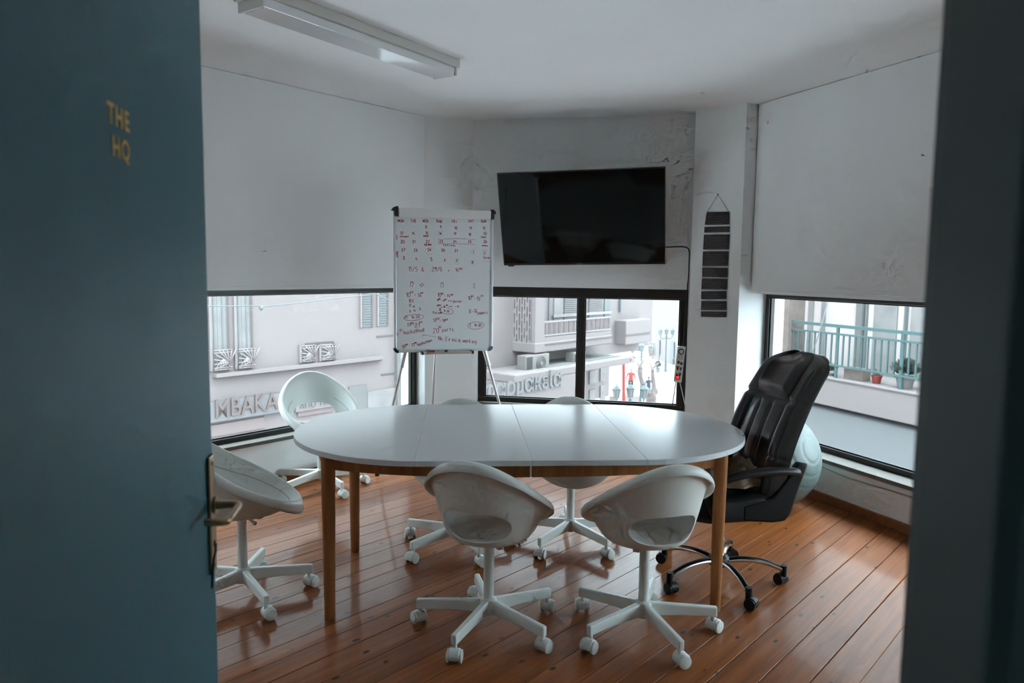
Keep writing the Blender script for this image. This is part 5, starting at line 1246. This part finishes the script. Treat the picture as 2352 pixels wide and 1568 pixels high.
for (u0, u1, mt, o_) in ((1856, 1868, CURT, 0.02), (1886, 1896, CURT, 0.02), (1972, 1986, FACG, 0.1), (1990, 1994, SHUT, 0.05), (2008, 2062, CURT, 0.03), (2083, 2086, SHUT, 0.10), (2094, 2125, CURT, 0.03)):
    a0 = FR.sz(u0, 740, -1.4)[0]; a1 = FR.sz(u1, 740, -1.4)[0]; FR.part(br, 'balcony_door' if mt is CURT else 'wall_strip', mt, a0, a1, zfl, 2.2, -1.4, -1.4 + o_)
# plants and pots on the balcony
LEAF = mat('grey_green_leaf', (0.0401, 0.0497, 0.0401), 0.6)
def pot(u, v, r0, r1, hgt, mt, label, foliage, fh, square=False):
    p = on_plane(u, v, FR.p - FR.n * 0.30, FR.n); p = V((p.x, p.y, zfl))
    t = thing('potted_plant', label, 'potted plant', tuple(p))
    m = MB()
    if square: FRM = basis(FR.d, FR.n); m.box(p + V((0, 0, hgt / 2)), (r1 * 2, r0, hgt), FRM)
    else: m.lathe([(r0, 0), (r1, hgt * 0.85), (r1 * 1.1, hgt * 0.85), (r1 * 1.1, hgt), (r1 * 0.9, hgt), (r1 * 0.85, hgt * 0.9)], p, 20)
    m.build('pot', mt, t, smooth=not square, angle=40)
    rn = random.Random(int(u)); m = MB()
    for k in range(foliage):
        a = rn.uniform(0, 2 * PI); e = rn.uniform(0.1, 1.1); L_ = fh * rn.uniform(0.45, 1.0); d = V((math.cos(a) * math.sin(e), math.sin(a) * math.sin(e), math.cos(e)))
        if square: c_ = p + FR.d * rn.uniform(-r1, r1) + V((0, 0, hgt))
        else: c_ = p + V((0, 0, hgt))
        q_ = c_ + d * L_; s_ = d.cross(V((rn.uniform(-1, 1), rn.uniform(-1, 1), 0.3))).normalized() * 0.035
        m.add([c_ + d * L_ * 0.5, q_ + s_ - d * 0.05, q_ + d * 0.04, q_ - s_ - d * 0.05], [(0, 1, 2, 3)])
    if foliage: o = m.build('foliage', LEAF, t); o['kind'] = 'stuff'
REDP = mat('terracotta_red', (0.1204, 0.0120, 0.0080), 0.6)
pot(2013, 880, 0.075, 0.10, 0.17, REDP, 'small red flower pot on the opposite balcony', 14, 0.14)
pot(2078, 890, 0.13, 0.17, 0.24, mat('grey_pot', (0.0884, 0.0804, 0.0763), 0.8), 'bushy green plant in a grey pot on the opposite balcony', 420, 0.36)
pot(1968, 868, 0.22, 0.25, 0.26, CONC, 'long grey planter box on the opposite balcony', 0, 0.1, True)
pot(1908, 862, 0.07, 0.09, 0.05, FACG, 'small leafy plant in a low saucer on the opposite balcony', 40, 0.28)
# loose wire outside the right window, and the festoon wire on the left
m = MB(); m.tube([at_y(1906, 680, 11.0), at_y(1880, 770, 11.2), at_y(1840, 880, 11.5)], 0.009, 6)
m.build('street_wire', SHUT, smooth=True); tag(bpy.data.objects['street_wire'], 'slanting dark wire outside the right window', 'wire')
pts = catmull([on_plane(u, v, FL.p + FL.n * 4.5, FL.n) for u, v in ((440, 702), (520, 703), (590, 702), (600, 706), (615, 703), (700, 694), (760, 686), (840, 678), (860, 674), (900, 690), (960, 690))], 6)
m = MB(); m.tube(pts, 0.008, 6); tag(m.build('street_wire', SHUT, smooth=True), 'festoon wire strung across the street outside the left window', 'wire')
p = on_plane(600, 707, FL.p + FL.n * 4.5, FL.n)
m = MB(); m.lathe([(0.012, 0.03), (0.026, 0.01), (0.028, -0.01), (0.015, -0.035)], p, 12); tag(m.build('festoon_bulb', SHUT, smooth=True), 'small bulb hanging on the festoon wire outside', 'bulb')

# ---- end of the street: far houses
FF = Facade(at_y(1535, 760, 69), -13)
bf = thing('far_building', 'far white house with balcony and shops at the street end', 'building', tuple(FF.pt(0, GZ)))
fa = FF.sz(1497, 760)[0]; fb = FF.sz(1640, 760)[0]
FF.part(bf, 'wall', FACW, fa, fb, GZ, 4.5, -6, 0)
a0, z0 = FF.sz(1501, 742, 1.5); a1, _ = FF.sz(1640, 742, 1.5)
FF.part(bf, 'balcony_slab', FACW, a0, a1, z0 - 0.30, z0 + 0.15, 0, 1.5); FF.part(bf, 'slab_shade_sheet', FACG, a0, a1, z0 - 2.2, z0 - 0.3, 0, 0.05)  # shade under the slab put in as a grey sheet
for zz_ in (1.25,): FF.part(bf, 'hand_rail', SHUT, a0, a1, z0 + zz_ - 0.04, z0 + zz_, 1.45, 1.5)
for k in range(8): x = lerp(a0, a1, k / 8); FF.part(bf, 'railing_post', SHUT, x, x + 0.05, z0 + 0.15, z0 + 1.25, 1.45, 1.5)
for (u0, v0, u1, v1, mt) in ((1516, 684, 1520, 720, SHUT), (1545, 684, 1553, 735, SHUT), (1530, 775, 1545, 840, CURT), (1550, 780, 1566, 850, CURT), (1508, 770, 1516, 800, SHUT), (1519, 757, 1524, 770, SHUT)):
    b0_, b1_, z0_, z1_ = FF.rpx(u0, v0, u1, v1); FF.part(bf, 'window', mt, b0_, b1_, z0_, z1_, 0.05, 0.12)
FG = Facade(at_y(1470, 800, 85), -80)
bg_ = thing('far_building', 'distant pale house closing the street behind the lamps', 'building', tuple(FG.pt(0, GZ)))
ga = FG.sz(1400, 760)[0]; gb = FG.sz(1530, 760)[0]
FG.part(bg_, 'wall', FACW, min(ga, gb) - 3, max(ga, gb) + 3, GZ, 6, -6, 0)
for (u0, v0, u1, v1, mt) in ((1462, 776, 1471, 790, CURT), (1484, 782, 1491, 792, SHUT), (1512, 788, 1518, 800, SHUT), (1481, 816, 1490, 830, SHUT)):
    b0_, b1_, z0_, z1_ = FG.rpx(u0, v0, u1, v1); FG.part(bg_, 'window', mt, min(b0_, b1_), max(b0_, b1_), z0_, z1_, 0.0, 0.10)
def board_at(name, u0, v0, u1, v1, y, th, mt, label, cat):
    a, b, c, d = at_y(u0, v1, y), at_y(u1, v1, y), at_y(u1, v0, y), at_y(u0, v0, y); n_ = V((0, th, 0))
    m = MB(); m.hexa([a, b, b + n_, a + n_, d, c, c + n_, d + n_]); o = m.build(name, mt); tag(o, label, cat); return o
BLUE = mat('blue_sign_panel', (0.0088, 0.0362, 0.0723), 0.5); RED = mat('red_fabric', (0.1325, 0.0072, 0.0048), 0.7)
o = board_at('shop_sign', 1450, 791, 1474, 806, 52, 0.2, BLUE, 'blue hanging shop sign far down the street', 'sign')
o = board_at('banner', 1429, 827, 1436, 924, 38, 0.06, RED, 'tall narrow red banner far down the street', 'banner')
m = MB()
for k in range(2): pass
SIGNW = mat('white_sign_panel', (0.1204, 0.1003, 0.0964), 0.6)
o = board_at('pharmacy_cross_sign', 1440, 818, 1460, 834, 50, 0.1, SIGNW, 'white sign with a small red cross down the street', 'sign')
cc = at_y(1448, 826.5, 49.9); m = MB(); m.box(cc, (0.16, 0.06, 0.05)); m.box(cc, (0.05, 0.06, 0.16)); m.build('red_cross', RED, o)
STRP = mat('striped_banner_red', (0.1204, 0.0603, 0.0523), 0.7)
sb = thing('striped_poster', 'pale poster with faded red stripes far down the street', 'poster', tuple(at_y(1499, 815, 58)))
for k in range(5): 
    a, b, c, d = at_y(1493 + k * 2.4, 814, 58), at_y(1494.4 + k * 2.4, 814, 58), at_y(1493.4 + k * 2.0, 790, 58), at_y(1492 + k * 2.0, 790, 58); n_ = V((0, 0.1, 0))
    m = MB(); m.hexa([a, b, b + n_, a + n_, d, c, c + n_, d + n_]); m.build('stripe', STRP, sb)
a, b, c, d = at_y(1490, 818, 58.2), at_y(1508, 818, 58.2), at_y(1506, 786, 58.2), at_y(1488, 786, 58.2); m = MB(); m.hexa([a, b, b + V((0, .1, 0)), a + V((0, .1, 0)), d, c, c + V((0, .1, 0)), d + V((0, .1, 0))]); m.build('poster_panel', SIGNW, sb)
o = board_at('menu_board', 1398, 910, 1416, 922, 34, 0.1, mat('beige_board', (0.0964, 0.0763, 0.0684), 0.7), 'beige menu board standing in the street', 'sign')
for uu in (1404, 1412): 
    p = at_y(uu, 922, 34.05); m = MB(); m.tube([p, V((p.x, p.y, GZ))], 0.03, 6); m.build('board_leg', LETT, o)

# ---- street lamps
LTEAL = mat('blue_green_cast_iron', (0.0225, 0.0466, 0.0466), 0.5); LGL = mat('milky_lamp_glass', (0.1003, 0.0964, 0.0923), 0.4)
def street_lamp(x, y, label, lift=0.0, rz=0.0):
    r = thing('street_lamp', label, 'street lamp', (x, y, GZ), rz)
    m = MB(); m.lathe([(0.16, 0), (0.16, 0.1), (0.11, 0.2), (0.11, 0.7), (0.075, 0.85), (0.05, 1.2), (0.045, 3.0 + lift), (0.07, 3.05 + lift), (0.05, 3.15 + lift)], n=14); m.build('post', LTEAL, r, local=True, smooth=True, angle=40)
    for k in range(3):
        a = PI * k; d = V((math.cos(a), math.sin(a), 0)) * (0 if k == 2 else 1)
        if k < 2:
            m = MB(); m.tube(catmull([V((0, 0, 2.95 + lift)), d * 0.22 + V((0, 0, 2.82 + lift)), d * 0.45 + V((0, 0, 2.86 + lift)), d * 0.55 + V((0, 0, 3.08 + lift))], 5), 0.03, 8); m.build('arm', LTEAL, r, local=True, smooth=True)
        c_ = d * 0.55 + V((0, 0, (3.08 if k < 2 else 3.12) + lift))
        m = MB(); m.lathe([(0.05, 0), (0.075, 0.06), (0.10, 0.08), (0.165, 0.42)], c_, 6); g = m.build('lantern', LGL, r, local=True)
        m = MB(); m.lathe([(0.185, 0.42), (0.19, 0.45), (0.08, 0.56), (0.03, 0.58), (0.02, 0.66)], c_, 6); m.build('lantern_cap', LTEAL, g, local=True)
        for j in range(6):
            t = 2 * PI * j / 6; m = MB(); m.tube([c_ + V((0.10 * math.cos(t), 0.10 * math.sin(t), 0.08)), c_ + V((0.167 * math.cos(t), 0.167 * math.sin(t), 0.42))], 0.013, 5); m.build('lantern_rib', LTEAL, g, local=True)
    return r
p = at_y(1448, 905, 29); street_lamp(p.x, p.y, 'three armed lantern post nearest the window, below the red jacket', 0.38, rz=math.radians(5))
p = at_y(1474, 800, 45); street_lamp(p.x, p.y, 'lantern post in front of the blue shop sign', 0.45, rz=math.radians(-5))
p = at_y(1528, 852, 63); street_lamp(p.x, p.y, 'farthest lantern post beside the far balcony house', rz=math.radians(10))

# ---- bare tree
BARK = mat('grey_bark', (0.0723, 0.0547, 0.0497), 0.9, noise=0.2, nscale=6)
ty = 35.0
tr_ = thing('bare_tree', 'bare pollarded tree in the street', 'tree', tuple(V((at_y(1495, 920, ty).x, ty, GZ))))
def tp(u, v, dy=0): return at_y(u, v, ty + dy)
base_ = V((tp(1494, 930).x, ty, GZ))
m = MB(); m.tube(catmull([base_, tp(1494, 935), tp(1496, 912), tp(1494, 905)], 4), [0.26] * 5 + [0.25] * 4 + [0.22] * 4, 10); trunk = m.build('trunk', BARK, tr_, smooth=True)
for path, r0 in (([(1494, 908), (1482, 893), (1473, 872), (1468, 852), (1471, 838), (1478, 828)], 0.16), ([(1497, 908), (1502, 890), (1500, 868), (1499, 850), (1503, 842), (1512, 834)], 0.14), ([(1496, 910), (1507, 900), (1509, 893)], 0.15), ([(1470, 846), (1465, 834), (1468, 828)], 0.06), ([(1500, 852), (1496, 842), (1492, 832)], 0.06), ([(1478, 884), (1474, 862), (1476, 842)], 0.06)):
    pp = catmull([tp(u, v, 0.2 * i) for i, (u, v) in enumerate(path)], 4); m = MB(); m.tube(pp, [lerp(r0, r0 * 0.35, i / (len(pp) - 1)) for i in range(len(pp))], 8); m.build('branch', BARK, tr_, smooth=True)
# street bush
BUSH = thing('potted_bush', 'small green bush by the far shops', 'bush', tuple(V((at_y(1511, 842, 60).x, 60, at_y(1511, 846, 60).z))))
rn = random.Random(5); m = MB(); c_ = at_y(1511, 836, 60)
for k in range(260):
    d = V((rn.gauss(0, 1), rn.gauss(0, 1), rn.gauss(0, 1))).normalized() * rn.uniform(0.1, 0.27); s_ = d.cross(V((0.3, 1, 0.2))).normalized() * 0.06
    m.add([c_ + d - s_, c_ + d * 1.2, c_ + d + s_, c_ + d * 0.8], [(0, 1, 2, 3)])
o = m.build('foliage', LEAF, BUSH); o['kind'] = 'stuff'
m = MB(); q_ = at_y(1511, 846, 60); m.lathe([(0.14, -0.35), (0.18, 0.05), (0.2, 0.08), (0.15, 0.09)], q_, 14); m.build('pot', FACG, BUSH, smooth=True, angle=40)

# ---- people of the street: a passer-by and a dressed display figure
def figure(name, x, y, z0, hgt, rz, mats, label, cat, arms=0.16, stride=0.10):
    """one continuous skinned body; faces take clothing by height"""
    k = hgt / 1.75
    J = {'pel': (0, 0, 0.95), 'chest': (0, 0.01, 1.28), 'neck': (0, 0, 1.47), 'head': (0, 0.02, 1.60), 'top': (0, 0.02, 1.70)}
    for s_, n_ in ((-1, 'l'), (1, 'r')):
        J.update({'hip' + n_: (s_ * 0.10, 0, 0.90), 'kn' + n_: (s_ * 0.11, s_ * stride * 0.6 + 0.03, 0.50), 'an' + n_: (s_ * 0.11, s_ * stride - 0.02, 0.08), 'to' + n_: (s_ * 0.12, s_ * stride + 0.13, 0.035),
                  'sh' + n_: (s_ * 0.17, 0, 1.40), 'el' + n_: (s_ * (0.21 + arms * 0.3), -0.02, 1.12), 'wr' + n_: (s_ * (0.22 + arms * 0.4), 0.07, 0.88), 'fi' + n_: (s_ * (0.22 + arms * 0.4), 0.10, 0.79)})
    names = list(J); E_ = [('pel', 'chest'), ('chest', 'neck'), ('neck', 'head'), ('head', 'top')]
    for n_ in 'lr': E_ += [('pel', 'hip' + n_), ('hip' + n_, 'kn' + n_), ('kn' + n_, 'an' + n_), ('an' + n_, 'to' + n_), ('chest', 'sh' + n_), ('sh' + n_, 'el' + n_), ('el' + n_, 'wr' + n_), ('wr' + n_, 'fi' + n_)]
    rad = {'pel': 0.15, 'chest': 0.16, 'neck': 0.055, 'head': 0.095, 'top': 0.07, 'hip': 0.095, 'kn': 0.062, 'an': 0.042, 'to': 0.035, 'sh': 0.065, 'el': 0.046, 'wr': 0.032, 'fi': 0.028}
    me = bpy.data.meshes.new(name); me.from_pydata([V(J[n]) * k for n in names], [(names.index(a), names.index(b)) for a, b in E_], [])
    ob = bpy.data.objects.new(name, me); COL.objects.link(ob)
    sk = ob.modifiers.new('skin', 'SKIN')
    for i, n in enumerate(names):
        r_ = rad.get(n, rad.get(n[:-1], 0.05)) * k; me.skin_vertices[0].data[i].radius = (r_, r_ * (0.72 if n in ('pel', 'chest') else 1))
    me.skin_vertices[0].data[0].use_root = True
    ob.modifiers.new('sub', 'SUBSURF').levels = 2
    dg = bpy.context.evaluated_depsgraph_get(); m2 = bpy.data.meshes.new_from_object(ob.evaluated_get(dg)); bpy.data.objects.remove(ob)
    m2.materials.clear()
    for mt in mats: m2.materials.append(mt)          # skin, top, trousers, shoes, hair
    for p_ in m2.polygons:
        c = p_.center / k; z = c.z
        if z > 1.60 or (z > 1.53 and c.y < -0.02): i = 4
        elif z > 1.455: i = 0
        elif abs(c.x) > 0.19 and z < 1.02: i = 0
        elif z > 0.90: i = 1
        elif z > 0.10: i = 2
        else: i = 3
        p_.material_index = i; p_.use_smooth = True
    o = bpy.data.objects.new(name, m2); COL.objects.link(o); o.location = (x, y, z0); o.rotation_euler = (0, 0, rz)
    return tag(o, label, cat)
SKIN = mat('skin', (0.1003, 0.0603, 0.0442), 0.6); NAVY = mat('navy_cloth', (0.0088, 0.0129, 0.0201), 0.8); JEAN = mat('light_jeans', (0.0593, 0.0699, 0.0763), 0.8); SHOE = mat('dark_shoe', (0.0161, 0.0145, 0.0120), 0.6); HAIR = mat('dark_hair', (0.0201, 0.0177, 0.0161), 0.7)
p = at_y(1489, 914, 49)
figure('person', p.x, p.y, GZ, 1.62, math.radians(8), [SKIN, NAVY, JEAN, SHOE, HAIR], 'person in a navy top and light jeans walking down the street', 'person')
p = at_y(1448, 905, 44)
figure('mannequin', p.x, p.y, GZ + 1.15, 1.66, math.radians(185), [mat('mannequin_cream', (0.1124, 0.0923, 0.0844), 0.5), RED, mat('charcoal_cloth', (0.0161, 0.0145, 0.0145), 0.8), SHOE, mat('mannequin_cream2', (0.0804, 0.0643, 0.0603), 0.5)], 'shop mannequin in a red jacket and dark trousers', 'mannequin', stride=0.0)
mb = MB(); mb.box((p.x, p.y, GZ + 0.575), (0.9, 0.9, 1.15)); tag(mb.build('display_plinth', FACW, bevel=0.02), 'white plinth under the red jacket mannequin', 'plinth')
